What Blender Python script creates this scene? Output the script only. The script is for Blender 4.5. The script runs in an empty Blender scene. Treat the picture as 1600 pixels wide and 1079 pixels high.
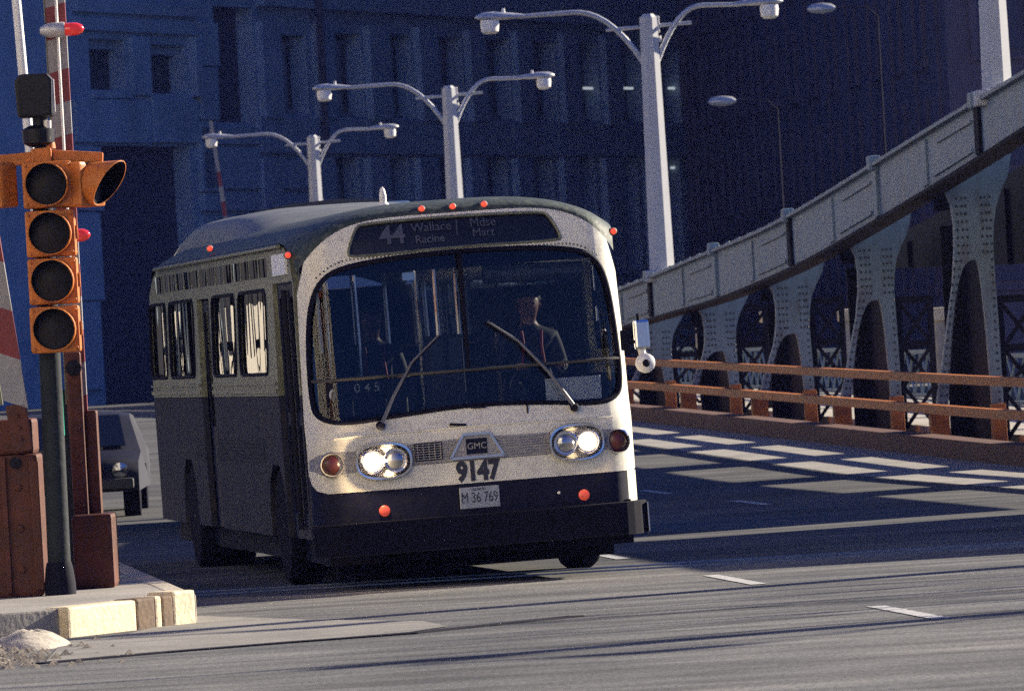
import bpy, bmesh, math, random
import numpy as np
from mathutils import Vector, Matrix
R = math.radians
random.seed(7)
SC = bpy.context.scene
COL = SC.collection

# ------------------------------------------------------------------ camera, world, sun, exposure
TH, RHO, FPX, ZC = R(6.2), R(3.2), 11400.0, 1.84
cam = bpy.data.cameras.new('camera')
cam.sensor_width = 36.0
cam.lens = FPX * 36 / 1600
cam.clip_start = 0.5
cam.clip_end = 3000
cam.dof.use_dof = True
cam.dof.focus_distance = 56.6
cam.dof.aperture_fstop = 13.0
camo = bpy.data.objects.new('camera', cam)
COL.objects.link(camo)
_F = Vector((math.sin(TH), math.cos(TH), 0)); _R = Vector((math.cos(TH), -math.sin(TH), 0)); _U = Vector((0, 0, 1))
_x = _R * math.cos(RHO) - _U * math.sin(RHO); _y = _R * math.sin(RHO) + _U * math.cos(RHO)
M = Matrix((( _x.x, _y.x, -_F.x, 0), (_x.y, _y.y, -_F.y, 0), (_x.z, _y.z, -_F.z, ZC), (0, 0, 0, 1)))
camo.matrix_world = M
SC.camera = camo

SUN_EL, SUN_AZ = R(21.5), R(25.0)           # sun to the right (+X), a little beyond the picture plane (+Y)
sdir = Vector((math.cos(SUN_EL) * math.cos(SUN_AZ), math.cos(SUN_EL) * math.sin(SUN_AZ), math.sin(SUN_EL)))
world = bpy.data.worlds.new('World'); SC.world = world; world.use_nodes = True
nt = world.node_tree; nt.nodes.clear()
sky = nt.nodes.new('ShaderNodeTexSky'); sky.sky_type = 'NISHITA'; sky.sun_disc = False
sky.sun_elevation = SUN_EL; sky.sun_rotation = math.atan2(sdir.x, sdir.y)
sky.air_density = 1.0; sky.dust_density = 0.3; sky.ozone_density = 10.0
bg = nt.nodes.new('ShaderNodeBackground'); bg.inputs['Strength'].default_value = 0.05
wo = nt.nodes.new('ShaderNodeOutputWorld')
tint = nt.nodes.new('ShaderNodeMixRGB'); tint.blend_type = 'MULTIPLY'; tint.inputs[0].default_value = 1; tint.inputs[2].default_value = (0.63, 0.635, 1.0, 1)
nt.links.new(sky.outputs[0], tint.inputs[1]); nt.links.new(tint.outputs[0], bg.inputs[0]); nt.links.new(bg.outputs[0], wo.inputs[0])
sl = bpy.data.lights.new('sun', 'SUN'); sl.energy = 5.0; sl.angle = R(0.5); sl.color = (1.0, 0.89, 0.71)
so = bpy.data.objects.new('sun', sl); COL.objects.link(so)
so.rotation_euler = sdir.to_track_quat('Z', 'Y').to_euler()
SC.view_settings.view_transform = 'Standard'; SC.view_settings.look = 'None'
SC.view_settings.exposure = 1.5; SC.view_settings.gamma = 1.0; SC.view_settings.use_curve_mapping = False
try:
    SC.cycles.max_bounces = 8; SC.cycles.diffuse_bounces = 3; SC.cycles.glossy_bounces = 4
    SC.cycles.transparent_max_bounces = 12; SC.cycles.caustics_reflective = False; SC.cycles.caustics_refractive = False
    SC.cycles.sample_clamp_indirect = 3.0; SC.cycles.use_denoising = False
except Exception:
    pass

# ------------------------------------------------------------------ helpers: picture rays to places in the world
def uv(x, y):
    dx = x - 800; up = 540 - y
    return dx * math.cos(RHO) + up * math.sin(RHO), up * math.cos(RHO) - dx * math.sin(RHO)
def ray(x, y):
    u, v = uv(x, y); a = u / FPX
    return Vector((a * math.cos(TH) + math.sin(TH), -a * math.sin(TH) + math.cos(TH), v / FPX))
def at(x, y, d): return ray(x, y) * d + Vector((0, 0, ZC))
def on_x(x, y, X): r = ray(x, y); return r * (X / r.x) + Vector((0, 0, ZC))
def on_z(x, y, z): r = ray(x, y); return r * ((z - ZC) / r.z) + Vector((0, 0, ZC))

_gy = [-60, 74, 88, 103, 125, 163, 205, 240, 300, 700]
_gv = [0, 0, -0.0, 0.16, 0.40, 0.66, 0.80, 0.6, 0.3, 0.0]
def gz(Y):
    y = 0
    for k in (-3, -1, 1, 3): y += np.interp(Y + k, _gy, _gv)
    return float(y / 4)

# ------------------------------------------------------------------ materials
def mat(name, col, rough=0.6, metal=0.0, vary=0.25, scale=3.0, bump=0.0, bscale=40.0, dirt=None, dirt_amt=0.0, spec=0.5, emit=None, estr=0.0, coat=0.0, stretch=None):
    m = bpy.data.materials.new(name); m.use_nodes = True
    n = m.node_tree.nodes; l = m.node_tree.links
    b = n['Principled BSDF']
    b.inputs['Roughness'].default_value = rough; b.inputs['Metallic'].default_value = metal
    b.inputs['Specular IOR Level'].default_value = spec
    b.inputs['Coat Weight'].default_value = coat
    b.inputs['Base Color'].default_value = (*col, 1)
    tc = n.new('ShaderNodeTexCoord'); src = tc.outputs['Object']
    if stretch:
        mp = n.new('ShaderNodeMapping'); mp.inputs['Scale'].default_value = stretch
        l.new(src, mp.inputs[0]); src = mp.outputs[0]
    if vary > 0:
        ns = n.new('ShaderNodeTexNoise'); ns.inputs['Scale'].default_value = scale; ns.inputs['Detail'].default_value = 6; ns.inputs['Roughness'].default_value = 0.65
        l.new(src, ns.inputs['Vector'])
        cr = n.new('ShaderNodeValToRGB')
        cr.color_ramp.elements[0].position = 0.3; cr.color_ramp.elements[1].position = 0.72
        cr.color_ramp.elements[0].color = (*[c * (1 - vary) for c in col], 1)
        cr.color_ramp.elements[1].color = (*[min(1, c * (1 + vary)) for c in col], 1)
        l.new(ns.outputs[0], cr.inputs[0]); out = cr.outputs[0]
        if dirt:
            n2 = n.new('ShaderNodeTexNoise'); n2.inputs['Scale'].default_value = scale * 2.7; n2.inputs['Detail'].default_value = 8; n2.inputs['Roughness'].default_value = 0.7
            l.new(src, n2.inputs['Vector'])
            r2 = n.new('ShaderNodeValToRGB'); r2.color_ramp.elements[0].position = 0.5; r2.color_ramp.elements[1].position = 0.75
            r2.color_ramp.elements[0].color = (0, 0, 0, 1); r2.color_ramp.elements[1].color = (dirt_amt,) * 3 + (1,)
            l.new(n2.outputs[0], r2.inputs[0])
            mx = n.new('ShaderNodeMixRGB'); mx.inputs[2].default_value = (*dirt, 1)
            l.new(r2.outputs[0], mx.inputs[0]); l.new(out, mx.inputs[1]); out = mx.outputs[0]
        l.new(out, b.inputs['Base Color'])
        mr = n.new('ShaderNodeMapRange'); mr.inputs['To Min'].default_value = max(0.02, rough - 0.12); mr.inputs['To Max'].default_value = min(1, rough + 0.12)
        l.new(ns.outputs[0], mr.inputs[0]); l.new(mr.outputs[0], b.inputs['Roughness'])
    if bump > 0:
        nb = n.new('ShaderNodeTexNoise'); nb.inputs['Scale'].default_value = bscale; nb.inputs['Detail'].default_value = 5
        l.new(src, nb.inputs['Vector'])
        bp = n.new('ShaderNodeBump'); bp.inputs['Strength'].default_value = bump; bp.inputs['Distance'].default_value = 0.02
        l.new(nb.outputs[0], bp.inputs['Height']); l.new(bp.outputs[0], b.inputs['Normal'])
    if emit:
        b.inputs['Emission Color'].default_value = (*emit, 1); b.inputs['Emission Strength'].default_value = estr
    return m

def glass(name, tint=(0.5, 0.55, 0.58), wave=0.0, wscale=1.0, ior=1.5, rough=0.01, stretch=(1, 1, 1)):
    m = bpy.data.materials.new(name); m.use_nodes = True
    n = m.node_tree.nodes; l = m.node_tree.links; n.clear()
    o = n.new('ShaderNodeOutputMaterial'); mx = n.new('ShaderNodeMixShader'); t = n.new('ShaderNodeBsdfTransparent'); g = n.new('ShaderNodeBsdfGlossy')
    fr = n.new('ShaderNodeFresnel'); fr.inputs[0].default_value = ior
    t.inputs[0].default_value = (*tint, 1); g.inputs['Roughness'].default_value = rough
    if wave > 0:
        tc = n.new('ShaderNodeTexCoord'); mp = n.new('ShaderNodeMapping'); mp.inputs['Scale'].default_value = stretch
        ns = n.new('ShaderNodeTexNoise'); ns.inputs['Scale'].default_value = wscale; ns.inputs['Detail'].default_value = 0.0
        bp = n.new('ShaderNodeBump'); bp.inputs['Strength'].default_value = 1.0; bp.inputs['Distance'].default_value = wave
        l.new(tc.outputs['Object'], mp.inputs[0]); l.new(mp.outputs[0], ns.inputs['Vector']); l.new(ns.outputs[0], bp.inputs['Height']); l.new(bp.outputs[0], g.inputs['Normal'])
    l.new(fr.outputs[0], mx.inputs[0]); l.new(t.outputs[0], mx.inputs[1]); l.new(g.outputs[0], mx.inputs[2]); l.new(mx.outputs[0], o.inputs[0])
    return m

def road_mat(name='asphalt', k=1.0):
    m = bpy.data.materials.new(name); m.use_nodes = True
    n = m.node_tree.nodes; l = m.node_tree.links; b = n['Principled BSDF']
    tc = n.new('ShaderNodeTexCoord')
    def noise(scale, stretch, detail=6, rough=0.6):
        mp = n.new('ShaderNodeMapping'); mp.inputs['Scale'].default_value = stretch
        l.new(tc.outputs['Object'], mp.inputs[0])
        ns = n.new('ShaderNodeTexNoise'); ns.inputs['Scale'].default_value = scale; ns.inputs['Detail'].default_value = detail; ns.inputs['Roughness'].default_value = rough
        l.new(mp.outputs[0], ns.inputs['Vector']); return ns.outputs[0]
    big = noise(0.35, (1, 1, 1)); grit = noise(38, (1, 0.35, 1), 8, 0.8); streak = noise(1.2, (0.35, 1.6, 1), 5)
    r1 = n.new('ShaderNodeValToRGB'); r1.color_ramp.elements[0].position = 0.3; r1.color_ramp.elements[1].position = 0.7
    r1.color_ramp.elements[0].color = (0.076 * k, 0.080 * k, 0.084 * k, 1); r1.color_ramp.elements[1].color = (0.150 * k, 0.150 * k, 0.147 * k, 1)
    l.new(big, r1.inputs[0])
    r2 = n.new('ShaderNodeValToRGB'); r2.color_ramp.elements[0].position = 0.3; r2.color_ramp.elements[1].position = 0.72
    r2.color_ramp.elements[0].color = (0.38, 0.38, 0.40, 1); r2.color_ramp.elements[1].color = (1.65, 1.62, 1.55, 1)
    l.new(grit, r2.inputs[0])
    r3 = n.new('ShaderNodeValToRGB'); r3.color_ramp.elements[0].position = 0.35; r3.color_ramp.elements[1].position = 0.65
    r3.color_ramp.elements[0].color = (0.6, 0.6, 0.62, 1); r3.color_ramp.elements[1].color = (1.15, 1.15, 1.15, 1)
    l.new(streak, r3.inputs[0])
    a = n.new('ShaderNodeMixRGB'); a.blend_type = 'MULTIPLY'; a.inputs[0].default_value = 1
    c = n.new('ShaderNodeMixRGB'); c.blend_type = 'MULTIPLY'; c.inputs[0].default_value = 1
    l.new(r1.outputs[0], a.inputs[1]); l.new(r2.outputs[0], a.inputs[2]); l.new(a.outputs[0], c.inputs[1]); l.new(r3.outputs[0], c.inputs[2])
    l.new(c.outputs[0], b.inputs['Base Color']); b.inputs['Roughness'].default_value = 0.85; b.inputs['Specular IOR Level'].default_value = 0.04
    bp = n.new('ShaderNodeBump'); bp.inputs['Strength'].default_value = 0.35; bp.inputs['Distance'].default_value = 0.008
    l.new(grit, bp.inputs['Height']); l.new(bp.outputs[0], b.inputs['Normal'])
    return m

MT = {}
MT['asphalt'] = road_mat()
MT['street'] = road_mat('street_asphalt', 1.3)
MT['tar'] = mat('crack_tar', (0.022, 0.022, 0.024), 0.8, vary=0.2, spec=0.1)
MT['patch'] = mat('asphalt_patch', (0.062, 0.060, 0.060), 0.9, vary=0.45, scale=9, bump=0.4, bscale=40, spec=0.05)
MT['concrete'] = mat('concrete', (0.40, 0.36, 0.29), 0.85, vary=0.3, scale=2, bump=0.5, bscale=30, dirt=(0.12, 0.10, 0.08), dirt_amt=0.6)
MT['kerbpaint'] = mat('kerb_paint', (0.62, 0.52, 0.34), 0.75, vary=0.2, scale=5, bump=0.4, bscale=25, dirt=(0.16, 0.12, 0.08), dirt_amt=0.5)
MT['kerbshade'] = mat('shadow_kerb', (0.10, 0.062, 0.035), 0.85, vary=0.4, scale=5, bump=0.4, bscale=25, dirt=(0.3, 0.22, 0.12), dirt_amt=0.4)  # brown tone standing in for a shadow across the kerb face
MT['apron'] = mat('apron_concrete', (0.185, 0.175, 0.155), 0.85, vary=0.3, scale=2.5, bump=0.5, bscale=30, dirt=(0.10, 0.09, 0.08), dirt_amt=0.7, stretch=(0.5, 1, 1))
MT['walk'] = mat('sidewalk_concrete', (0.24, 0.225, 0.20), 0.85, vary=0.3, scale=1.2, bump=0.4, bscale=25)
MT['gravel'] = mat('dirt_and_rubble', (0.22, 0.19, 0.15), 0.95, vary=0.5, scale=6, bump=0.8, bscale=14)
MT['paintline'] = mat('worn_white_line', (0.40, 0.40, 0.39), 0.8, vary=0.4, scale=9, dirt=(0.10, 0.10, 0.10), dirt_amt=0.9, bump=0.3)
MT['steeljoint'] = mat('steel_joint', (0.20, 0.22, 0.26), 0.35, metal=0.8, vary=0.3, scale=8)
MT['truss'] = mat('blue_grey_bridge_paint', (0.16, 0.225, 0.27), 0.55, vary=0.16, scale=2.5, bump=0.15, bscale=18, dirt=(0.085, 0.065, 0.05), dirt_amt=0.75, stretch=(1, 1, 0.3))
MT['trussdark'] = mat('dark_bridge_steel', (0.014, 0.014, 0.02), 0.8, vary=0.3, scale=4, spec=0.12)  # one dark steel tone for plates, struts and the chord underside
MT['rivet'] = mat('rivet_paint', (0.045, 0.05, 0.06), 0.5, vary=0.2)
MT['redrail'] = mat('red_lead_rail_paint', (0.42, 0.13, 0.018), 0.6, vary=0.25, scale=4, bump=0.2, bscale=25, dirt=(0.09, 0.04, 0.03), dirt_amt=0.6)
MT['redkerb'] = mat('rusty_red_kerb_beam', (0.095, 0.034, 0.018), 0.8, vary=0.4, scale=3, bump=0.3, bscale=20, dirt=(0.05, 0.035, 0.03), dirt_amt=0.7)
MT['river'] = mat('river_water', (0.02, 0.035, 0.03), 0.12, vary=0.2, scale=0.2, bump=0.5, bscale=1.5)
MT['lamppost'] = mat('pale_grey_post_paint', (0.48, 0.48, 0.47), 0.6, vary=0.1, scale=3)
MT['lamphead'] = mat('aluminium_lamp_head', (0.48, 0.49, 0.50), 0.4, metal=0.3, vary=0.12, scale=9)
MT['lampglass'] = mat('frosted_lamp_bowl', (0.80, 0.76, 0.68), 0.35, vary=0.05)
MT['granite'] = mat('office_granite', (0.31, 0.42, 0.51), 0.8, vary=0.22, scale=0.6, bump=0.2, bscale=8)
MT['granitedk'] = mat('office_dark_recess', (0.06, 0.055, 0.075), 0.8, vary=0.2)
MT['pane'] = mat('dark_window_pane', (0.012, 0.013, 0.017), 0.15, vary=0.3, scale=0.8)
MT['mullion'] = mat('bronze_mullion', (0.30, 0.32, 0.34), 0.6, vary=0.2)
MT['darkstone'] = mat('dark_stone', (0.11, 0.088, 0.10), 0.9, vary=0.3, scale=0.4)  # one even dark tone for the tower and house roof
MT['brick'] = mat('dark_brick', (0.055, 0.042, 0.038), 0.9, vary=0.3, scale=0.6)
MT['palestone'] = mat('reflector_limestone', (0.66, 0.60, 0.49), 0.85, vary=0.15, scale=0.5)
MT['signal'] = mat('signal_yellow_paint', (0.50, 0.155, 0.026), 0.5, vary=0.25, scale=7, bump=0.25, bscale=20, dirt=(0.2, 0.06, 0.02), dirt_amt=0.8, spec=0.3)
MT['visorin'] = mat('visor_black', (0.005, 0.005, 0.009), 0.9, vary=0, spec=0.1)
MT['lensdark'] = mat('unlit_lens', (0.006, 0.005, 0.008), 0.5, vary=0, spec=0.25)
MT['signalpole'] = mat('grey_green_pole_paint', (0.017, 0.022, 0.026), 0.7, vary=0.4, scale=5, spec=0.15, bump=0.2, bscale=20)
MT['blackbox'] = mat('black_enamel', (0.006, 0.006, 0.009), 0.5, vary=0.1, spec=0.25)
MT['housing'] = mat('orange_red_gate_housing', (0.085, 0.026, 0.015), 0.6, vary=0.4, scale=3, bump=0.3, bscale=15, dirt=(0.03, 0.018, 0.016), dirt_amt=0.85, spec=0.25)
MT['stripered'] = mat('gate_arm_red', (0.16, 0.014, 0.018), 0.5, vary=0.15, scale=6)
MT['stripewhite'] = mat('gate_arm_white', (0.24, 0.24, 0.25), 0.6, vary=0.15, scale=6, dirt=(0.2, 0.18, 0.16), dirt_amt=0.5)
MT['whitepole'] = mat('white_pole_paint', (0.78, 0.76, 0.70), 0.45, vary=0.05)
MT['redlens'] = mat('red_gate_lens', (0.62, 0.03, 0.025), 0.12, vary=0.05, coat=0.6, emit=(1, 0.05, 0.03), estr=0.08)
MT['green'] = mat('green_signal_glow', (0.02, 0.3, 0.2), 0.4, vary=0, emit=(0.1, 1.0, 0.55), estr=0.5)
# bus
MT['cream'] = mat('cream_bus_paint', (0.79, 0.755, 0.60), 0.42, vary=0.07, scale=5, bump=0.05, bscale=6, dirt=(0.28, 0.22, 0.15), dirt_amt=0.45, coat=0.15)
MT['maskcream'] = MT['cream']
MT['busdark'] = mat('dark_green_black_panel', (0.004, 0.005, 0.020), 0.6, vary=0.25, scale=4, spec=0.2, bump=0.15, bscale=9, dirt=(0.025, 0.022, 0.022), dirt_amt=0.6)
MT['busgreen'] = mat('dirty_green_side_paint', (0.022, 0.024, 0.040), 0.75, vary=0.4, scale=3, bump=0.3, bscale=12, dirt=(0.075, 0.06, 0.045), dirt_amt=0.7, spec=0.15, stretch=(1, 1.5, 0.4))
MT['roof'] = mat('roof_grey_green', (0.036, 0.050, 0.043), 0.62, vary=0.4, scale=5, bump=0.35, bscale=22, dirt=(0.15, 0.16, 0.125), dirt_amt=0.8, spec=0.3)
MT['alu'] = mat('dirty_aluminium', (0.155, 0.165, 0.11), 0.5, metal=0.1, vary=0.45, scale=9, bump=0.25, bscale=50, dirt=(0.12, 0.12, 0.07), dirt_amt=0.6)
MT['brushed'] = mat('brushed_grille_band', (0.36, 0.34, 0.31), 0.5, metal=0.4, vary=0.25, scale=30, bump=0.3, bscale=90, stretch=(0.2, 1, 3))
MT['chrome'] = mat('chrome', (0.72, 0.72, 0.74), 0.14, metal=1.0, vary=0.06, scale=10)
MT['black'] = mat('black_rubber', (0.004, 0.004, 0.012), 0.8, vary=0.3, spec=0.15)
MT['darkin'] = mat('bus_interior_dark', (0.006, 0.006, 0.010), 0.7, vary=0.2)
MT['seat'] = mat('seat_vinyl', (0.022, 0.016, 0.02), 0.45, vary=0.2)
MT['tyre'] = mat('tyre_rubber', (0.005, 0.005, 0.012), 0.95, vary=0.2, scale=9, spec=0.1)
MT['wiper'] = mat('wiper_steel', (0.16, 0.16, 0.17), 0.5, metal=0.3, vary=0.2)
MT['pod'] = mat('pale_roof_pod', (0.13, 0.14, 0.13), 0.6, vary=0.2, scale=4)
MT['rim'] = mat('wheel_steel', (0.05, 0.05, 0.05), 0.7, metal=0.2, vary=0.2)
MT['lampon'] = mat('lit_headlamp', (1, 0.95, 0.85), 0.2, vary=0, emit=(1.0, 0.80, 0.53), estr=0.5)
MT['lampedge'] = mat('lit_headlamp_edge', (0.9, 0.8, 0.6), 0.2, vary=0, emit=(1.0, 0.62, 0.30), estr=0.28)
MT['lamplens'] = mat('headlamp_lens', (0.35, 0.36, 0.38), 0.08, metal=0.9, vary=0.1, scale=30)
MT['amber'] = mat('dull_red_signal_lens', (0.055, 0.012, 0.010), 0.3, vary=0.1, scale=20)
MT['marker'] = mat('amber_marker_lamp', (0.5, 0.05, 0.03), 0.25, vary=0, emit=(1.0, 0.10, 0.045), estr=0.30)
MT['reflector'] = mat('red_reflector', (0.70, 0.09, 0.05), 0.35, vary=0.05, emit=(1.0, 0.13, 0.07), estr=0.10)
MT['signblack'] = mat('destination_sign_glass', (0.010, 0.010, 0.014), 0.25, vary=0)
MT['signtext'] = mat('dim_sign_lettering', (0.06, 0.07, 0.11), 0.8, vary=0.1)
MT['number'] = mat('black_number', (0.02, 0.02, 0.035), 0.6, vary=0)
MT['plate'] = mat('licence_plate', (0.30, 0.33, 0.36), 0.5, vary=0.15, scale=30)
MT['paperglare'] = mat('white_card_and_glare', (0.78, 0.80, 0.80), 0.7, vary=0.04)  # white for the dash card and the reflection on the side sign
MT['glassfront'] = glass('windscreen_glass', (0.70, 0.74, 0.76), 0.0, 1.0, ior=1.5)
MT['glassside'] = glass('bus_side_glass', (0.35, 0.37, 0.38), 0.02, 1.0, ior=1.6, stretch=(1, 1.5, 0.35))
MT['glasscar'] = glass('car_glass', (0.3, 0.33, 0.35))
MT['skin'] = mat('skin', (0.20, 0.10, 0.07), 0.5, vary=0.1)
MT['jacket'] = mat('dark_uniform', (0.010, 0.011, 0.017), 0.8, vary=0.2)
MT['trousers'] = mat('dark_trousers', (0.02, 0.02, 0.025), 0.8, vary=0.2)
MT['hair'] = mat('dark_hair', (0.012, 0.010, 0.009), 0.6, vary=0.2)
MT['redcloth'] = mat('red_cloth', (0.22, 0.012, 0.02), 0.7, vary=0.2)
MT['truckbox'] = mat('truck_dark_paint', (0.045, 0.05, 0.06), 0.5, vary=0.25)
MT['truckblue'] = mat('truck_blue_cab_roof', (0.10, 0.16, 0.26), 0.35, vary=0.2)
MT['carpaint'] = mat('dark_car_paint', (0.014, 0.015, 0.024), 0.55, vary=0.1, spec=0.25)
MT['wood'] = mat('bark', (0.06, 0.05, 0.04), 0.9, vary=0.3)
MT['ground'] = mat('ground_paving', (0.12, 0.115, 0.105), 0.9, vary=0.3, scale=0.5)
MT['fluor'] = mat('lit_window_lamp', (0.9, 0.9, 0.9), 0.5, vary=0, emit=(0.85, 0.95, 1.0), estr=0.16)

# ------------------------------------------------------------------ object helpers
def _par(o, parent):
    if parent is not None: o.parent = parent
def link(name, me, parent=None):
    o = bpy.data.objects.new(name, me); COL.objects.link(o); _par(o, parent); return o
def thing(name, label, cat, loc=(0, 0, 0), rot=(0, 0, 0), group=None):
    o = bpy.data.objects.new(name, None); COL.objects.link(o)
    o.location = loc; o.rotation_euler = rot; o.empty_display_size = 0.2
    o['label'] = label; o['category'] = cat
    if group: o['group'] = group
    return o
def structure(o): o['kind'] = 'structure'; return o
def stuff(o): o['kind'] = 'stuff'; return o
def copy_tree(o, parent=None):
    c = o.copy(); COL.objects.link(c)
    if parent is not None: c.parent = parent
    for ch in list(o.children): copy_tree(ch, c)
    return c

class MB:
    def __init__(s): s.v = []; s.f = []; s.mi = []
    def add(s, vs, fs, mi=0):
        b = len(s.v); s.v += [tuple(p) for p in vs]; s.f += [tuple(i + b for i in f) for f in fs]; s.mi += [mi] * len(fs); return s
    def box(s, x0, x1, y0, y1, z0, z1, mi=0):
        return s.add([(x0, y0, z0), (x1, y0, z0), (x1, y1, z0), (x0, y1, z0), (x0, y0, z1), (x1, y0, z1), (x1, y1, z1), (x0, y1, z1)],
                     [(3, 2, 1, 0), (4, 5, 6, 7), (0, 1, 5, 4), (1, 2, 6, 5), (2, 3, 7, 6), (3, 0, 4, 7)], mi)
    def hexa(s, p, mi=0):       # eight points: bottom ring, top ring
        return s.add(p, [(3, 2, 1, 0), (4, 5, 6, 7), (0, 1, 5, 4), (1, 2, 6, 5), (2, 3, 7, 6), (3, 0, 4, 7)], mi)
    def bar(s, a, b, w, h=None, up=(0, 0, 1), mi=0):
        a = Vector(a); b = Vector(b); h = h or w; d = (b - a).normalized(); up = Vector(up)
        if abs(d.dot(up)) > 0.99: up = Vector((0, 1, 0))
        sx = d.cross(up).normalized() * w / 2; sy = sx.cross(d).normalized() * h / 2
        return s.hexa([a - sx - sy, a + sx - sy, a + sx + sy, a - sx + sy, b - sx - sy, b + sx - sy, b + sx + sy, b - sx + sy], mi)
    def tube(s, pts, rad, n=8, caps=True, mi=0, phase=0.0):
        pts = [Vector(p) for p in pts]; k = len(pts)
        if not hasattr(rad, '__len__'): rad = [rad] * k
        rings = []; prev = None
        for i, p in enumerate(pts):
            d = (pts[min(i + 1, k - 1)] - pts[max(i - 1, 0)]).normalized()
            if prev is None:
                ref = Vector((0, 1, 0)) if abs(d.y) < 0.9 else Vector((1, 0, 0))
                sx = d.cross(ref).normalized()
            else:
                sx = (prev - d * prev.dot(d)).normalized()
            prev = sx; sy = d.cross(sx)
            rings.append([p + (sx * math.cos(phase + 2 * math.pi * j / n) + sy * math.sin(phase + 2 * math.pi * j / n)) * rad[i] for j in range(n)])
        vs = [q for r in rings for q in r]; fs = []
        for i in range(k - 1):
            for j in range(n):
                fs.append((i * n + j, i * n + (j + 1) % n, (i + 1) * n + (j + 1) % n, (i + 1) * n + j))
        if caps: fs += [tuple(range(n))[::-1], tuple((k - 1) * n + j for j in range(n))]
        return s.add(vs, fs, mi)
    def lathe(s, prof, c=(0, 0, 0), axis='z', n=20, mi=0):   # prof: (radius, height along axis)
        vs = []; fs = []; k = len(prof)
        for r, h in prof:
            for j in range(n):
                a = 2 * math.pi * j / n; p, q = r * math.cos(a), r * math.sin(a)
                vs.append({'z': (c[0] + p, c[1] + q, c[2] + h), 'y': (c[0] + p, c[1] + h, c[2] + q), 'x': (c[0] + h, c[1] + p, c[2] + q)}[axis])
        for i in range(k - 1):
            for j in range(n): fs.append((i * n + j, i * n + (j + 1) % n, (i + 1) * n + (j + 1) % n, (i + 1) * n + j))
        fs += [tuple(range(n)), tuple((k - 1) * n + j for j in range(n))]
        return s.add(vs, fs, mi)
    def prism(s, poly, a0, a1, plane='xz', mi=0):            # polygon extruded along the third axis
        n = len(poly)
        def P(p, a): return {'xz': (p[0], a, p[1]), 'yz': (a, p[0], p[1]), 'xy': (p[0], p[1], a)}[plane]
        vs = [P(p, a0) for p in poly] + [P(p, a1) for p in poly]
        fs = [tuple(range(n))[::-1], tuple(range(n, 2 * n))] + [(i, (i + 1) % n, n + (i + 1) % n, n + i) for i in range(n)]
        return s.add(vs, fs, mi)
    def mesh(s, name, mats, smooth=False, bevel=0.0, autosmooth=None):
        me = bpy.data.meshes.new(name); me.from_pydata(s.v, [], s.f)
        if not isinstance(mats, (list, tuple)): mats = [mats]
        for m in mats: me.materials.append(m)
        me.polygons.foreach_set('material_index', s.mi)
        bm = bmesh.new(); bm.from_mesh(me)
        if bevel > 0:
            bmesh.ops.remove_doubles(bm, verts=bm.verts, dist=1e-5)
            es = [e for e in bm.edges if len(e.link_faces) == 2 and e.calc_face_angle(0) > 0.6]
            bmesh.ops.bevel(bm, geom=es, offset=bevel, segments=2, affect='EDGES', profile=0.6)
        bmesh.ops.recalc_face_normals(bm, faces=bm.faces)
        if smooth:
            for f in bm.faces: f.smooth = True
            for e in bm.edges:
                if len(e.link_faces) == 2 and e.calc_face_angle(0) > (autosmooth or 0.7): e.smooth = False
        bm.to_mesh(me); bm.free(); me.update(); return me
    def build(s, name, mats, parent=None, smooth=False, bevel=0.0, autosmooth=None):
        return link(name, s.mesh(name, mats, smooth, bevel, autosmooth), parent)

def rrect(x0, x1, z0, z1, r, n=5):
    pts = []
    for cx, cz, a0 in ((x1 - r, z0 + r, -90), (x1 - r, z1 - r, 0), (x0 + r, z1 - r, 90), (x0 + r, z0 + r, 180)):
        for i in range(n + 1):
            a = R(a0 + 90 * i / n); pts.append((cx + r * math.cos(a), cz + r * math.sin(a)))
    return pts
def ellipse(cx, cz, rx, rz, n=28, p=2.0):
    out = []
    for i in range(n):
        a = 2 * math.pi * i / n; c, s_ = math.cos(a), math.sin(a)
        out.append((cx + rx * math.copysign(abs(c) ** (2 / p), c), cz + rz * math.copysign(abs(s_) ** (2 / p), s_)))
    return out
def smoothpoly(pts, it=2):
    for _ in range(it):
        q = []
        for i, p in enumerate(pts):
            nx = pts[(i + 1) % len(pts)]
            q += [(p[0] * .75 + nx[0] * .25, p[1] * .75 + nx[1] * .25), (p[0] * .25 + nx[0] * .75, p[1] * .25 + nx[1] * .75)]
        pts = q
    return pts

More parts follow.
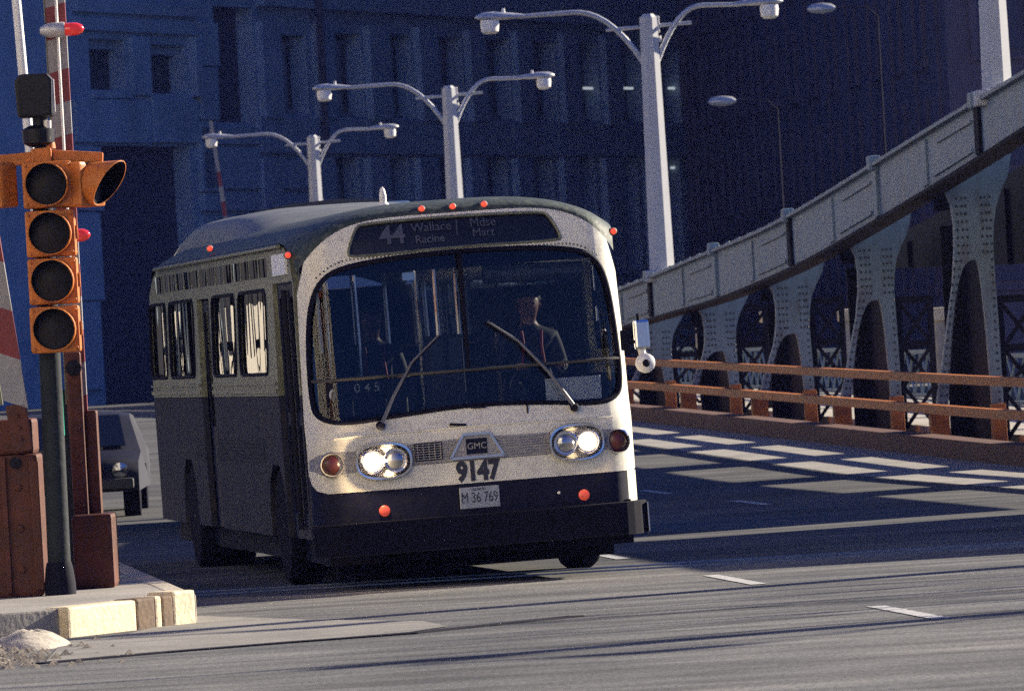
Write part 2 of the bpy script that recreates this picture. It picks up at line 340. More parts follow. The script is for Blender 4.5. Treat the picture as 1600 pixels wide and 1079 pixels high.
def panel_mesh(name, mats, outline, holes=(), warp=None, thick=0.03, step=None, xcuts=(), zcuts=(), smooth=True, tdir=(0, 1, 0)):
    """A sheet with holes cut out of it, laid over a curved surface and given thickness. 2D points (a, b) -> warp(a, b) -> 3D."""
    bm = bmesh.new(); edges = []
    for loop in [outline] + list(holes):
        vs = [bm.verts.new((p[0], 0, p[1])) for p in loop]
        edges += [bm.edges.new((vs[i], vs[(i + 1) % len(vs)])) for i in range(len(vs))]
    bmesh.ops.triangle_fill(bm, use_beauty=True, use_dissolve=False, edges=edges, normal=(0, -1, 0))
    xs = list(xcuts); zs = list(zcuts)
    if step:
        a = [p[0] for p in outline]; b = [p[1] for p in outline]
        xs += list(np.arange(min(a) + step, max(a), step)); zs += list(np.arange(min(b) + step, max(b), step))
    for x in xs: bmesh.ops.bisect_plane(bm, geom=bm.verts[:] + bm.edges[:] + bm.faces[:], plane_co=(x, 0, 0), plane_no=(1, 0, 0), dist=1e-5)
    for z in zs: bmesh.ops.bisect_plane(bm, geom=bm.verts[:] + bm.edges[:] + bm.faces[:], plane_co=(0, 0, z), plane_no=(0, 0, 1), dist=1e-5)
    if warp:
        for v in bm.verts: v.co = Vector(warp(v.co.x, v.co.z))
    if thick:
        r = bmesh.ops.extrude_face_region(bm, geom=bm.faces[:], use_keep_orig=True)
        td = Vector(tdir) * thick
        for g in r['geom']:
            if isinstance(g, bmesh.types.BMVert): g.co += td
    bmesh.ops.recalc_face_normals(bm, faces=bm.faces)
    if smooth:
        for f in bm.faces: f.smooth = True
        for e in bm.edges:
            if len(e.link_faces) != 2 or e.calc_face_angle(0) > 0.6: e.smooth = False
    me = bpy.data.meshes.new(name); bm.to_mesh(me); bm.free()
    for m in (mats if isinstance(mats, (list, tuple)) else [mats]): me.materials.append(m)
    return me
def panel(name, mats, outline, holes=(), parent=None, **k): return link(name, panel_mesh(name, mats, outline, holes, **k), parent)

def text_obj(name, s, size, m, place, parent=None, bold=0.0, align='CENTER', extrude=0.002, sx=1.0):
    cu = bpy.data.curves.new(name, 'FONT'); cu.body = s; cu.size = size; cu.extrude = extrude; cu.offset = bold; cu.align_x = align; cu.align_y = 'CENTER'; cu.resolution_u = 4
    tmp = bpy.data.objects.new(name + '_curve', cu); COL.objects.link(tmp)
    dg = bpy.context.evaluated_depsgraph_get()
    me = bpy.data.meshes.new_from_object(tmp.evaluated_get(dg), depsgraph=dg)
    bpy.data.objects.remove(tmp); bpy.data.curves.remove(cu)
    me.name = name
    for v in me.vertices: v.co = Vector(place(v.co.x * sx, v.co.y, v.co.z))
    me.materials.clear(); me.materials.append(m)
    return link(name, me, parent)

# ------------------------------------------------------------------ the setting: ground, road, deck, water
def sheet(name, m, x0, x1, ys, dz=0.0, nx=2):
    mb = MB(); xs = np.linspace(x0, x1, nx); vs = [(x, y, gz(y) + dz) for y in ys for x in xs]; fs = []
    for i in range(len(ys) - 1):
        for j in range(nx - 1): fs.append((i * nx + j, i * nx + j + 1, (i + 1) * nx + j + 1, (i + 1) * nx + j))
    mb.add(vs, fs); o = mb.build(name, m); structure(o); return o
SHORE0, SHORE1 = 70.0, 210.0
# river bed far below carries the sheet to the horizon; banks are solid blocks, the deck spans between them
structure(MB().add([(-650, -200, -6.5), (650, -200, -6.5), (650, 960, -6.5), (-650, 960, -6.5)], [(0, 1, 2, 3)]).build('ground', MT['ground']))
structure(MB().add([(-600, SHORE0 - 2, -5), (600, SHORE0 - 2, -5), (600, SHORE1 + 2, -5), (-600, SHORE1 + 2, -5)], [(0, 1, 2, 3)]).build('river', MT['river']))
structure(MB().box(-300, 300, -120, SHORE0, -6.4, -0.02).build('near_bank_ground', MT['ground']))
structure(MB().box(-600, 600, SHORE1, 900, -6.4, 0.0).build('far_bank_ground', MT['ground']))
ys = list(np.arange(-40, 58.5, 4)) + [58.5]
sheet('road', MT['street'], -60, 60, ys, 0.004, 3)
ysd = [58.5] + list(np.arange(60, 230, 2.5))
sheet('bridge_road', MT['asphalt'], 3.3, 15.72, ysd, 0.004, 6)
structure(MB().add([p for y in ysd for p in ((1.2, y, gz(y) - 0.9), (20.9, y, gz(y) - 0.9), (20.9, y, gz(y) - 0.02), (1.2, y, gz(y) - 0.02))],
    [(i * 4 + a, i * 4 + (a + 1) % 4, (i + 1) * 4 + (a + 1) % 4, (i + 1) * 4 + a) for i in range(len(ysd) - 1) for a in range(4)] + [(0, 1, 2, 3), tuple(len(ysd) * 4 - 4 + k for k in (3, 2, 1, 0))]).build('bridge_deck', MT['trussdark']))
structure(MB().add([p for y in ysd for p in ((17.35, y, gz(y) + 0.0), (20.6, y, gz(y) + 0.0), (20.6, y, gz(y) + 0.16), (17.35, y, gz(y) + 0.16))],
    [(i * 4 + a, i * 4 + (a + 1) % 4, (i + 1) * 4 + (a + 1) % 4, (i + 1) * 4 + a) for i in range(len(ysd) - 1) for a in range(4)] + [(0, 1, 2, 3), tuple(len(ysd) * 4 - 4 + k for k in (3, 2, 1, 0))]).build('bridge_sidewalk', MT['concrete']))
sheet('far_road', MT['asphalt'], -20, 36, list(np.arange(230, 420, 5)), 0.03, 3)
# expansion joint between street and leaf, and a second plate line
for yy, w in ((58.5, 0.16), (57.7, 0.07)):
    structure(MB().box(3.32, 15.7, yy - w / 2, yy + w / 2, 0.0, 0.016).build('expansion_joint', MT['steeljoint']))
# lane dashes: the two lane lines
for X, y0s in ((7.42, (44.6, 52.6, 60.6, 68.6, 76.6, 84.6, 92.6)), (10.95, (44.0, 52.0, 60.0, 68.0, 76.6, 84.6, 92.6, 100.6))):
    for y0 in y0s:
        if X > 10 and y0 < 75: continue
        L = 2.6; pts = [y0 + L * i / 4 for i in range(5)]
        structure(MB().add([p for y in pts for p in ((X - 0.06, y, gz(y) + 0.009), (X + 0.06, y, gz(y) + 0.009))], [(i * 2, i * 2 + 1, i * 2 + 3, i * 2 + 2) for i in range(4)]).build('lane_marking', MT['paintline']))
# pale concrete gutter strip at the foot of the barrier
mb = MB(); yg = list(np.arange(60, 205, 2.5))
mb.add([p for y in yg for p in ((13.75, y, gz(y) + 0.008), (15.7, y, gz(y) + 0.012))], [(i * 2, i * 2 + 1, i * 2 + 3, i * 2 + 2) for i in range(len(yg) - 1)])
structure(mb.build('road_gutter', MT['walk']))

# kerb island under the signal: raised slab, painted kerb stones on its nose
A = (2.29, 50.26); B = (3.22, 51.55)
slab = [(-12, 49.6), (0.6, 49.75), (1.6, 49.95), (2.32, 50.36), (3.14, 51.62), (3.16, 58), (3.16, 70), (-12, 70)]
structure(MB().prism(slab, -0.02, 0.205, 'xy').build('sidewalk', MT['walk'], bevel=0.015))
def kerb_stone(a, b, h, w=0.2, m='kerbpaint'):
    a = Vector((*a, 0)); b = Vector((*b, 0)); d = (b - a).normalized(); n = Vector((d.y, -d.x, 0))
    p = [a, b, b - n * w, a - n * w]
    mb = MB().hexa([(q.x, q.y, -0.02) for q in p] + [(q.x, q.y, h) for q in p])
    o = mb.build('kerb_stone', MT[m], bevel=0.02); structure(o); return o
kd = Vector((B[0] - A[0], B[1] - A[1]))
kerb_stone(A, (A[0] + kd.x * 0.545, A[1] + kd.y * 0.545), 0.215)
kerb_stone((A[0] + kd.x * 0.55, A[1] + kd.y * 0.55), (A[0] + kd.x * 0.70, A[1] + kd.y * 0.70), 0.222, m='kerbshade')  # cast shadow put into the colour of this stone
kerb_stone((A[0] + kd.x * 0.705, A[1] + kd.y * 0.705), (A[0] + kd.x * 0.755, A[1] + kd.y * 0.755), 0.226)
kerb_stone((A[0] + kd.x * 0.76, A[1] + kd.y * 0.76), (A[0] + kd.x * 0.85, A[1] + kd.y * 0.85), 0.222, m='kerbshade')
kerb_stone((A[0] + kd.x * 0.852, A[1] + kd.y * 0.852), (B[0] + 0.03, B[1] + 0.0), 0.245, 0.24)
yk = 51.62
for i in range(12):
    kerb_stone((3.26, yk + i * 1.5 + 0.01), (3.26, yk + (i + 1) * 1.5 - 0.01), 0.21, 0.16, 'concrete')
for x0, x1, yy0, yy1 in ((-0.2, 0.75, 49.55, 49.62), (0.77, 1.5, 49.62, 49.8)):
    kerb_stone((x0, yy0), (x1, yy1), 0.1, 0.16, 'concrete')

def rubble(name, cx, cy, rx, ry, h, label, m, seed, n=18):
    rnd = random.Random(seed); mb = MB(); vs = [(cx, cy, h)]; fs = []; rings = 6
    for k in range(1, rings + 1):
        for j in range(n):
            a = 2 * math.pi * j / n; q = k / rings
            wob = 0.78 + 0.3 * rnd.random() if k == rings else 1
            vs.append((cx + rx * q * wob * math.cos(a), cy + ry * q * wob * math.sin(a), max(-0.01, h * (1 - q ** 1.7) * (0.8 + 0.5 * rnd.random())) if k < rings else -0.015))
    for j in range(n): fs.append((0, 1 + j, 1 + (j + 1) % n))
    for k in range(rings - 1):
        for j in range(n):
            fs.append((1 + k * n + j, 1 + (k + 1) * n + j, 1 + (k + 1) * n + (j + 1) % n, 1 + k * n + (j + 1) % n))
    mb.add(vs, fs); o = mb.build(name, MT[m], smooth=True, autosmooth=1.2)
    o['label'] = label; o['category'] = 'concrete patch'; return o
rubble('broken_concrete', 1.98, 49.25, 0.30, 0.95, 0.10, 'pale broken lump of concrete leaning on the left end of the kerb', 'concrete', 3)
stuff(MB().add(*(lambda P: ([q for p in P for q in ((p[0] - p[2], p[1] - p[2] * 1.6, 0.0), (p[0] + p[2], p[1] - p[2], 0.0), (p[0] + p[2] * .8, p[1] + p[2], 0.0), (p[0] - p[2], p[1] + p[2] * 1.2, 0.0), (p[0], p[1], p[2] * 1.1))],
    [tuple(5 * i + k for k in t) for i in range(len(P)) for t in ((0, 1, 4), (1, 2, 4), (2, 3, 4), (3, 0, 4))]))([(random.gauss(1.35, 0.45), random.uniform(45.5, 49.6), random.uniform(0.01, 0.045)) for _ in range(420)])).build('rubble', MT['gravel']))
mound = []
for i, (cx, cy, rx, ry, h) in enumerate(((0.9, 48.6, 0.75, 1.0, 0.1), (1.3, 46.9, 0.5, 1.2, 0.055), (0.4, 47.3, 0.9, 1.4, 0.08))):
    mb = MB()
    o = rubble('dirt_patch', cx, cy, rx, ry, h, 'x', 'gravel', 20 + i, 22); del o['label']; del o['category']; structure(o)
# tar seam in the gutter, and a paler concrete apron between it and the kerb
ap = [on_z(x, y, 0.008) for x, y in ((72, 1033), (250, 1018), (450, 1002), (640, 987), (700, 978), (660, 970), (500, 968), (310, 962), (200, 990), (100, 1000))]
structure(MB().add([(p.x, p.y, 0.009) for p in ap], [tuple(range(len(ap)))]).build('road_apron', MT['apron']))
def crack(pts, w, seed):
    rnd = random.Random(seed); P = []
    for (x0, y0), (x1, y1) in zip(pts[:-1], pts[1:]):
        n = max(2, int(math.hypot(x1 - x0, y1 - y0) / 0.25))
        for k in range(n): P.append((x0 + (x1 - x0) * k / n + rnd.uniform(-.05, .05), y0 + (y1 - y0) * k / n + rnd.uniform(-.08, .08)))
    P.append(pts[-1]); vs = []
    for i, q in enumerate(P):
        ww = w * rnd.uniform(0.3, 1.0); vs += [(q[0] - ww, q[1] - ww, 0.0085), (q[0] + ww, q[1] + ww, 0.0085)]
    structure(MB().add(vs, [(2 * i, 2 * i + 1, 2 * i + 3, 2 * i + 2) for i in range(len(P) - 1)]).build('road_crack', MT['tar']))
crack([(3.9, 47.6), (6.0, 48.1), (8.2, 48.6), (10.5, 48.4), (13, 49)], 0.035, 4)
sa = [on_z(x, y, 0.01) for x, y in ((60, 1036), (250, 1019), (450, 1003), (640, 989), (900, 962))]
for a_, b_ in zip(sa[:-1], sa[1:]):
    d_ = (b_ - a_).normalized(); n_ = Vector((-d_.y, d_.x, 0)) * 0.07
    structure(MB().hexa([(q.x, q.y, 0.0) for q in (a_ - n_, b_ - n_, b_ + n_, a_ + n_)] + [(q.x, q.y, 0.014) for q in (a_ - n_, b_ - n_, b_ + n_, a_ + n_)]).build('road_seam', MT['black']))

# ------------------------------------------------------------------ bascule truss
_tY = np.array([129.5, 119.5, 112, 105.3, 99.3, 95, 89.2]); _tZ = np.array([2.75, 3.12, 3.38, 3.77, 4.17, 4.45, 4.80])
_bY = np.array([129.3, 117.5, 108.8, 103.7, 97.9, 94.2, 89.4]); _bZ = np.array([2.12, 2.43, 2.82, 3.15, 3.55, 3.81, 4.18])
def _interp(Y, ys, zs):
    o = np.argsort(ys); ys = np.array(ys)[o]; zs = np.array(zs)[o]
    if Y < ys[0]: return float(zs[0] + (zs[0] - zs[1]) / (ys[1] - ys[0]) * (ys[0] - Y) * 0.95)
    if Y > ys[-1]: return float(zs[-1] - 0.03 * (Y - ys[-1]))
    return float(np.interp(Y, ys, zs))
def _sm(Y, ys, zs): return sum(_interp(Y + d, ys, zs) for d in (-2.4, -1.2, 0, 1.2, 2.4)) / 5
MID = 132.0
def _fold(Y): return Y if Y <= MID else max(90.5, MID - (Y - MID) * 0.62)
def ctop(Y): return max(_sm(_fold(Y), _tY, _tZ), gz(Y) + 1.5)
def cbot(Y): return min(_sm(_fold(Y), _bY, _bZ), ctop(Y) - 0.5)
FY = [79.9 + 8.5 * i for i in range(15)]
XA, XB = 16.25, 16.48
def chord_piece(y0, y1, dz0, dz1, xa, xb, n=6, base='full'):
    mb = MB(); yy = np.linspace(y0, y1, n + 1); vs = []
    for y in yy:
        t, b = ctop(y), cbot(y)
        lo, hi = {'full': (b + dz0, t + dz1), 'top': (t + dz0, t + dz1), 'bot': (b + dz0, b + dz1)}[base]
        vs += [(xa, y, lo), (xb, y, lo), (xb, y, hi), (xa, y, hi)]
    fs = [(i * 4 + a, i * 4 + (a + 1) % 4, (i + 1) * 4 + (a + 1) % 4, (i + 1) * 4 + a) for i in range(n) for a in range(4)] + [(0, 1, 2, 3), tuple(n * 4 + k for k in (3, 2, 1, 0))]
    return mb.add(vs, fs)
def dome(mb, c, r, nrm, n=6):
    c = Vector(c); nrm = Vector(nrm).normalized(); a = nrm.orthogonal().normalized(); b = nrm.cross(a); vs = []
    for j in range(n):
        t = 2 * math.pi * j / n; vs.append(c + (a * math.cos(t) + b * math.sin(t)) * r)
    for j in range(n):
        t = 2 * math.pi * j / n; vs.append(c + (a * math.cos(t) + b * math.sin(t)) * r * .6 + nrm * r * .55)
    mb.add(vs, [(j, (j + 1) % n, n + (j + 1) % n, n + j) for j in range(n)] + [tuple(range(n, 2 * n))])

truss = thing('bridge_truss', 'blue grey riveted steel truss with a curved top chord along the barrier', 'bridge truss', (16.6, 75, 0))
def tp(mb, name, m, parent=None, **k):          # part of the truss: world coordinates shifted to the truss's own frame
    mb.v = [(v[0] - 16.6, v[1] - 75, v[2]) for v in mb.v]
    return mb.build(name, m, parent or truss, **k)
ends = [71.5] + [f + 4.2 for f in FY]
for i in range(len(ends) - 1):
    y0, y1 = ends[i], ends[i + 1]
    web = tp(chord_piece(y0, y1 - 0.015, 0, 0, XA, XB), 'chord_panel', MT['truss'])
    tp(chord_piece(y0, y1 - 0.01, -0.0, 0.05, XA - 0.09, XB + 0.09, base='top'), 'flange', MT['truss'], web)
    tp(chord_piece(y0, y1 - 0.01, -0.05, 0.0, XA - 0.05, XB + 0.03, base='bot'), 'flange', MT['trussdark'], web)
    # angles along the web, splice plate, rivets
    tp(chord_piece(y0 + 0.5, y0 + 3.6, 0.10, 0.15, XA - 0.035, XA, base='bot'), 'web_angle', MT['truss'], web)
    tp(chord_piece(y0 + 0.5, y0 + 3.2, -0.19, -0.15, XA - 0.035, XA, base='top'), 'web_angle', MT['truss'], web)
    tp(chord_piece(y0 + 4.1, y0 + 4.55, 0.05, -0.05, XA - 0.028, XA), 'splice_plate', MT['truss'], web)
    tp(chord_piece(y1 - 0.2, y1 + 0.12, 0.02, 0.0, XA - 0.05, XA), 'splice_plate', MT['trussdark'] if i % 2 else MT['truss'], web)
    rb = MB()
    for k in range(7):
        y = y0 + (k + 0.5) * (y1 - y0) / 7; dome(rb, (XA - 0.03, y, ctop(y) + 0.05), 0.055, (-0.2, 0, 1))
    stuff(tp(rb, 'chord_bolts', MT['truss'], web))
    cap = MB().box(XA - 0.12, XA + 0.05, y1 - 0.14, y1 + 0.14, ctop(y1) - 0.05, ctop(y1) + 0.16)
    tp(cap, 'chord_cap', MT['truss'], web, bevel=0.03)

def frame_poly(g, yb, apex):
    """Transverse bracket frame: plated head under the chord that forks into a raking and an upright leg (x, z)."""
    t = yb + 0.06; t2 = yb + 0.42; wz = apex + 0.1; H = apex - g; xa, l0, l1 = 16.84, 16.35, 16.985
    out = [(16.155, g), (l0, g)]
    out += [(x, g + H * (1 - ((xa - x) / (xa - l0)) ** 2.7)) for x in np.linspace(l0, xa, 13)[1:]]
    out += [(x, g + H * (1 - ((x - xa) / (l1 - xa)) ** 3.4)) for x in np.linspace(xa, l1, 11)[1:-1]]
    out += [(l1, g), (17.13, g)]
    out += [(17.125, g + (wz - g) * .5), (17.105, wz), (17.125, wz + (t - wz) * .35), (17.17, wz + (t - wz) * .62), (17.25, wz + (t - wz) * .85), (17.36, t + 0.08), (17.42, t2), (16.5, t2), (16.5, t)]
    out += [(16.40, t), (16.49, wz + (t - wz) * .9), (16.565, wz + (t - wz) * .7), (16.59, wz + (t - wz) * .4), (16.58, wz + 0.05), (16.53, wz - (wz - g) * .18), (16.35, g + (wz - g) * .42)]
    return out
for i, fy in enumerate(FY[:15]):
    g = gz(fy) + 0.30; yb = cbot(fy)
    apex = gz(fy) + float(np.interp(fy, [80, 88.4, 96.9, 105.4, 113.9, 122.4, 131, 140], [3.7, 3.15, 2.55, 2.02, 1.50, 1.18, 0.95, 0.8]))
    if fy > 133: apex = gz(fy) + max(0.8, 0.82 * (yb - gz(fy)) - 0.4)
    me = panel_mesh('frame_plate', MT['truss'], frame_poly(g, yb, apex), warp=lambda a, b, fy=fy: (a - 16.6, fy - 75, b), thick=0.13, step=None, smooth=False)
    fr = link('bracket_frame', me, truss)
    # backing web plate between the legs (dark), red painted feet, rivets, laced strut beside the frame
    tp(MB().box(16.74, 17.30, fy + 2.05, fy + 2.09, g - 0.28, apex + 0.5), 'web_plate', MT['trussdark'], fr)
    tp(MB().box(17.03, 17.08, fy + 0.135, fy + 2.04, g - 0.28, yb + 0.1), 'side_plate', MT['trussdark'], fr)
    for x0, x1 in ((16.12, 16.375), (16.965, 17.15)):
        tp(MB().box(x0, x1, fy - 0.05, fy + 0.16, gz(fy), gz(fy) + 0.60), 'leg_shoe', MT['redrail'], fr, bevel=0.012)
    rb = MB()
    for k in range(60):
        z = g + 0.35 + k * 0.105
        if z > yb - 0.08: break
        q_ = (z - g) / (apex - g)
        for xx in ((16.635, 16.70, 16.76, 16.97, 17.03, 17.085) if z > apex + 0.08 else (16.225 + q_ * 0.36, 16.285 + q_ * 0.36, 17.075)):
            dome(rb, (xx + random.uniform(-.008, .008), fy - 0.0, z), 0.021, (0, -1, 0))
    if rb.v and fy < 135: stuff(tp(rb, 'rivets', MT['rivet'], fr))
    # a low diaphragm under the chord between frames
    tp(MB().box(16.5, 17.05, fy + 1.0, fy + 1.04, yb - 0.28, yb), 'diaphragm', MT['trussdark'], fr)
    st = thing('laced_strut', 'x', 'x'); del st['label']; del st['category']
    bpy.data.objects.remove(st)
    lx0, lx1, h0, h1 = 17.18, 17.72, gz(fy) + 0.12, gz(fy) + min(1.95, yb - gz(fy) - 0.1)
    chn = MB().box(lx0, lx0 + 0.07, fy + 0.3, fy + 0.46, h0, h1); chn.box(lx1 - 0.07, lx1, fy + 0.3, fy + 0.46, h0, h1)
    chn.box(lx0, lx1, fy + 0.3, fy + 0.46, h1, h1 + 0.1)
    ls = tp(chn, 'laced_strut', MT['trussdark'])
    nb = max(2, int((h1 - h0) / 0.46)); dh = (h1 - h0) / nb
    for k in range(nb):
        for s in (0, 1):
            a = (lx0 + 0.04, fy + 0.31 + 0.02 * s, h0 + dh * (k + s)); b = (lx1 - 0.04, fy + 0.31 + 0.02 * s, h0 + dh * (k + 1 - s))
            tp(MB().bar(a, b, 0.016, 0.055, up=(0, 1, 0) if False else (0, 0, 1)), 'lacing_bar', MT['trussdark'], ls)
        if k % 2 == 1 and k < nb - 1:
            tp(MB().box(lx0, lx1, fy + 0.33, fy + 0.37, h0 + dh * (k + 1) - 0.05, h0 + dh * (k + 1) + 0.05), 'batten_plate', MT['trussdark'], ls)

# deep plate girder hung under the chord between the frames, outer side
for f0, f1 in zip([71.5] + FY[:-1], FY):
    ym = (f0 + f1) / 2
    if cbot(ym) - gz(ym) < 2.45: continue
    vs = []
    for y in np.linspace(f0 + 0.0, f1 - 0.02, 6):
        vs += [(17.86, y, gz(y) + 2.45), (17.91, y, gz(y) + 2.45), (17.91, y, cbot(y) + 0.4), (17.86, y, cbot(y) + 0.4)]
    mb = MB().add(vs, [(i * 4 + a, i * 4 + (a + 1) % 4, (i + 1) * 4 + (a + 1) % 4, (i + 1) * 4 + a) for i in range(5) for a in range(4)] + [(0, 1, 2, 3), (23, 22, 21, 20)])
    pg = tp(mb, 'plate_girder', MT['trussdark'])
    for y in (f0 + 2.8, f0 + 5.6): tp(MB().box(17.79, 17.86, y, y + 0.08, gz(y) + 2.45, cbot(y) + 0.2), 'stiffener', MT['trussdark'], pg)
# the same truss on the other side of the roadway
tr2 = copy_tree(truss); tr2.location = (2.35, 75, 0); tr2.scale = (-1, 1, 1)
tr2['label'] = 'blue grey riveted steel truss on the kerb side of the bridge roadway'

# ------------------------------------------------------------------ red barrier along the roadway
bar = thing('guard_rail', 'rust red two rail steel barrier between the roadway and the truss', 'guard rail', (15.9, 75, 0))
def run(name, m, x0, x1, z0, z1, y0, y1, step=1.7, parent=None):
    mb = MB(); yy = np.linspace(y0, y1, max(2, int((y1 - y0) / step)) + 1); vs = []
    for y in yy:
        g = gz(y); vs += [(x0 - 15.9, y - 75, g + z0), (x1 - 15.9, y - 75, g + z0), (x1 - 15.9, y - 75, g + z1), (x0 - 15.9, y - 75, g + z1)]
    n = len(yy) - 1
    fs = [(i * 4 + a, i * 4 + (a + 1) % 4, (i + 1) * 4 + (a + 1) % 4, (i + 1) * 4 + a) for i in range(n) for a in range(4)] + [(0, 1, 2, 3), tuple(n * 4 + k for k in (3, 2, 1, 0))]
    mb.add(vs, fs); return mb.build(name, m, parent if parent is not None else bar)
for i in range(-1, 9):
    y0 = 79.9 + 8.5 * i - 4.2 if i >= 0 else 71.0; y1 = 79.9 + 8.5 * (i + 1) - 4.2
    t = run('top_rail', MT['redrail'], 15.83, 15.95, 0.97, 1.085, y0, y1 - 0.02)
    l_ = run('lower_rail', MT['redrail'], 15.84, 15.96, 0.555, 0.675, y0, y1 - 0.02)
    k_ = run('kerb_beam', MT['redkerb'], 15.72, 16.06, 0.0, 0.26, y0, y1 - 0.03)
    for yy in (y0 + 4.2,):
        g = gz(yy)
        MB().box(0.055, 0.20, yy - 75 - 0.07, yy - 75 + 0.07, g + 0.56, g + 0.67).build('rail_clamp', MT['redrail'], l_, bevel=0.015)
        MB().box(0.045, 0.20, yy - 75 - 0.06, yy - 75 + 0.06, g + 0.98, g + 1.07).build('rail_clamp', MT['redrail'], t, bevel=0.015)
# outer walk railing: lattice panels between pale piers
ped = thing('walk_railing', 'lattice railing with pale capped piers on the river side of the walkway', 'railing', (20.45, 75, 0))
for i in range(8):
    y0 = 81.0 + 10 * i; g = gz(y0)
    p = MB().box(-0.17, 0.17, y0 - 75 - 0.17, y0 - 75 + 0.17, g, g + 1.5).build('pier', MT['concrete'], ped, bevel=0.02)
    MB().box(-0.23, 0.23, y0 - 75 - 0.23, y0 - 75 + 0.23, g + 1.5, g + 1.72).build('pier_cap', MT['kerbpaint'], p, bevel=0.03)
    lat = MB(); lat.box(-0.03, 0.03, y0 - 74.8, y0 - 65.2, g + 0.95, g + 1.02); lat.box(-0.03, 0.03, y0 - 74.8, y0 - 65.2, g + 0.2, g + 0.27)
    lp = lat.build('lattice_panel', MT['truss'], ped)
    me = None
    for k in range(12):
        a = y0 - 74.8 + k * 0.8
        for s in (0, 1):
            MB().bar((0.01 * s, a, g + (0.25 if s else 0.97)), (0.01 * s, a + 0.8, g + (0.97 if s else 0.25)), 0.03, 0.04).build('lattice_bar', MT['truss'], lp)

# ------------------------------------------------------------------ double armed street lamps
def lamp_post(X, Y, zb, H0, label):
    root = thing('street_lamp', label, 'street lamp', (X, Y, zb), (0, 0, -TH), 'double armed lamps along the bridge')
    mb = MB(); mb.tube([(0, 0, 0), (0, 0, H0)], [0.165 + 0.0155 * H0, 0.165], 8, phase=math.pi / 8)
    mb.tube([(0, 0, H0), (0, 0, H0 + 0.06)], [0.15, 0.10], 8, phase=math.pi / 8)
    mb.build('pole', MT['lamppost'], root)
    MB().box(-0.30, 0.30, -0.34, 0.34, -0.1, 0.10).build('base_plate', MT['lamppost'], root, bevel=0.02)
    MB().box(0.10, 0.19, -0.05, 0.05, H0 - 0.28, H0 + 0.02).build('bracket_cap', MT['lampglass'], root, bevel=0.02)
    MB().tube([(0.16, 0, H0 - 0.43), (0.16, 0, H0 - 0.33)], 0.05, 10).build('bolt_head', MT['lampglass'], root)
    MB().tube([(-0.75, 0, H0 - 0.18), (0.75, 0, H0 - 0.13)], 0.032, 8).build('tie_bar', MT['lamphead'], root)
    for s, L in ((-1, 2.27), (1, 1.62)):
        pts = []
        for q in np.linspace(0, 1, 15):
            x = s * (0.1 + (L - 0.1) * q); z = H0 - 0.82 + 0.98 * (1 - (1 - min(q / 0.55, 1)) ** 2.1) - 0.05 * max(0, q - 0.6)
            pts.append((x, 0, z))
        arm = MB().tube(pts, [0.05 - 0.012 * q for q in np.linspace(0, 1, 15)], 8).build('arm', MT['lamphead'], root, smooth=True)
        hx = s * L; hz = pts[-1][2]
        hd = MB(); n = 12; vs = []; rings = [(-0.12, 0.045, 0.04), (0.0, 0.07, 0.06), (0.2, 0.13, 0.085), (0.42, 0.185, 0.105), (0.62, 0.17, 0.09), (0.72, 0.1, 0.05), (0.75, 0.03, 0.015)]
        for dx, ry, rz in rings:
            for j in range(n):
                a = 2 * math.pi * j / n; zz = math.sin(a) * rz
                vs.append((hx + s * dx, ry * math.cos(a), hz + (zz if zz > 0 else zz * 0.45) + 0.02 * dx))
        fs = [(i * n + j, i * n + (j + 1) % n, (i + 1) * n + (j + 1) % n, (i + 1) * n + j) for i in range(len(rings) - 1) for j in range(n)] + [tuple(range(n)), tuple((len(rings) - 1) * n + j for j in range(n))]
        hd.add(vs, fs); h = hd.build('lamp_head', MT['lamphead'], root, smooth=True)
        MB().lathe([(0.155, 0), (0.165, -0.08), (0.15, -0.2), (0.10, -0.245), (0.02, -0.25)], (hx + s * 0.5, 0, hz - 0.03), 'z', 16).build('lamp_bowl', MT['lampglass'], h, smooth=True)
        MB().tube([(hx + s * 0.25, 0, hz + 0.08), (hx + s * 0.25, 0, hz + 0.16)], [0.035, 0.025], 8).build('photocell', MT['lampglass'], h)
    return root
for Y, top, lab in ((126.4, 7.42, 'tall pale double armed street lamp with both lamp heads in view, tallest beside the bus'),
        (92.2, 7.2, 'pale lamp post cut off by the top of the picture behind the highest chord'),
        (161.4, 7.62, 'pale double armed street lamp right behind the beacon of the bus'),
        (198.8, 7.82, 'smallest pale double armed street lamp, next to the far striped gate arm')):
    zb = ctop(Y) + 0.04; lamp_post(16.44, Y, zb, top - zb, lab)
for X, Y in ((18.6, 57.4), (20.0, 50.5)):
    lamp_post(X, Y, -0.02, 7.2, 'pale double armed street lamp at the shore end of the bridge, %s' % ('by the bridge house' if Y > 55 else 'beside the street'))

# ------------------------------------------------------------------ office building beyond the bridge
FD = Vector((math.sin(TH + R(21.5)), math.cos(TH + R(21.5)), 0)); P0 = at(0, 585, 230); P0.z = 0
FN = Vector((FD.y, -FD.x, 0))
def fac(x, y):
    r = ray(x, y); t = (P0 - Vector((0, 0, ZC))).dot(FN) / r.dot(FN); p = r * t + Vector((0, 0, ZC))
    return (p - P0).dot(FD), p.z
office = thing('office_building', 'wide granite office block with tall narrow windows in shade beyond the bridge', 'building', (P0.x, P0.y, 0), (0, 0, math.atan2(FD.y, FD.x)))
def frect(x0, x1, y0, y1):
    ym = (y0 + y1) / 2; xm = (x0 + x1) / 2
    return fac(x0, ym)[0], fac(x1, ym)[0], fac(xm, y1)[1], fac(xm, y0)[1]
wins = [(140, 197, 62, 141), (231, 291, 71, 147)]                      # square windows of the left bay
pil = [(401, 430), (488, 514), (569, 600), (647, 676), (726, 750), (800, 823), (872, 896), (938, 962), (1004, 1020)]
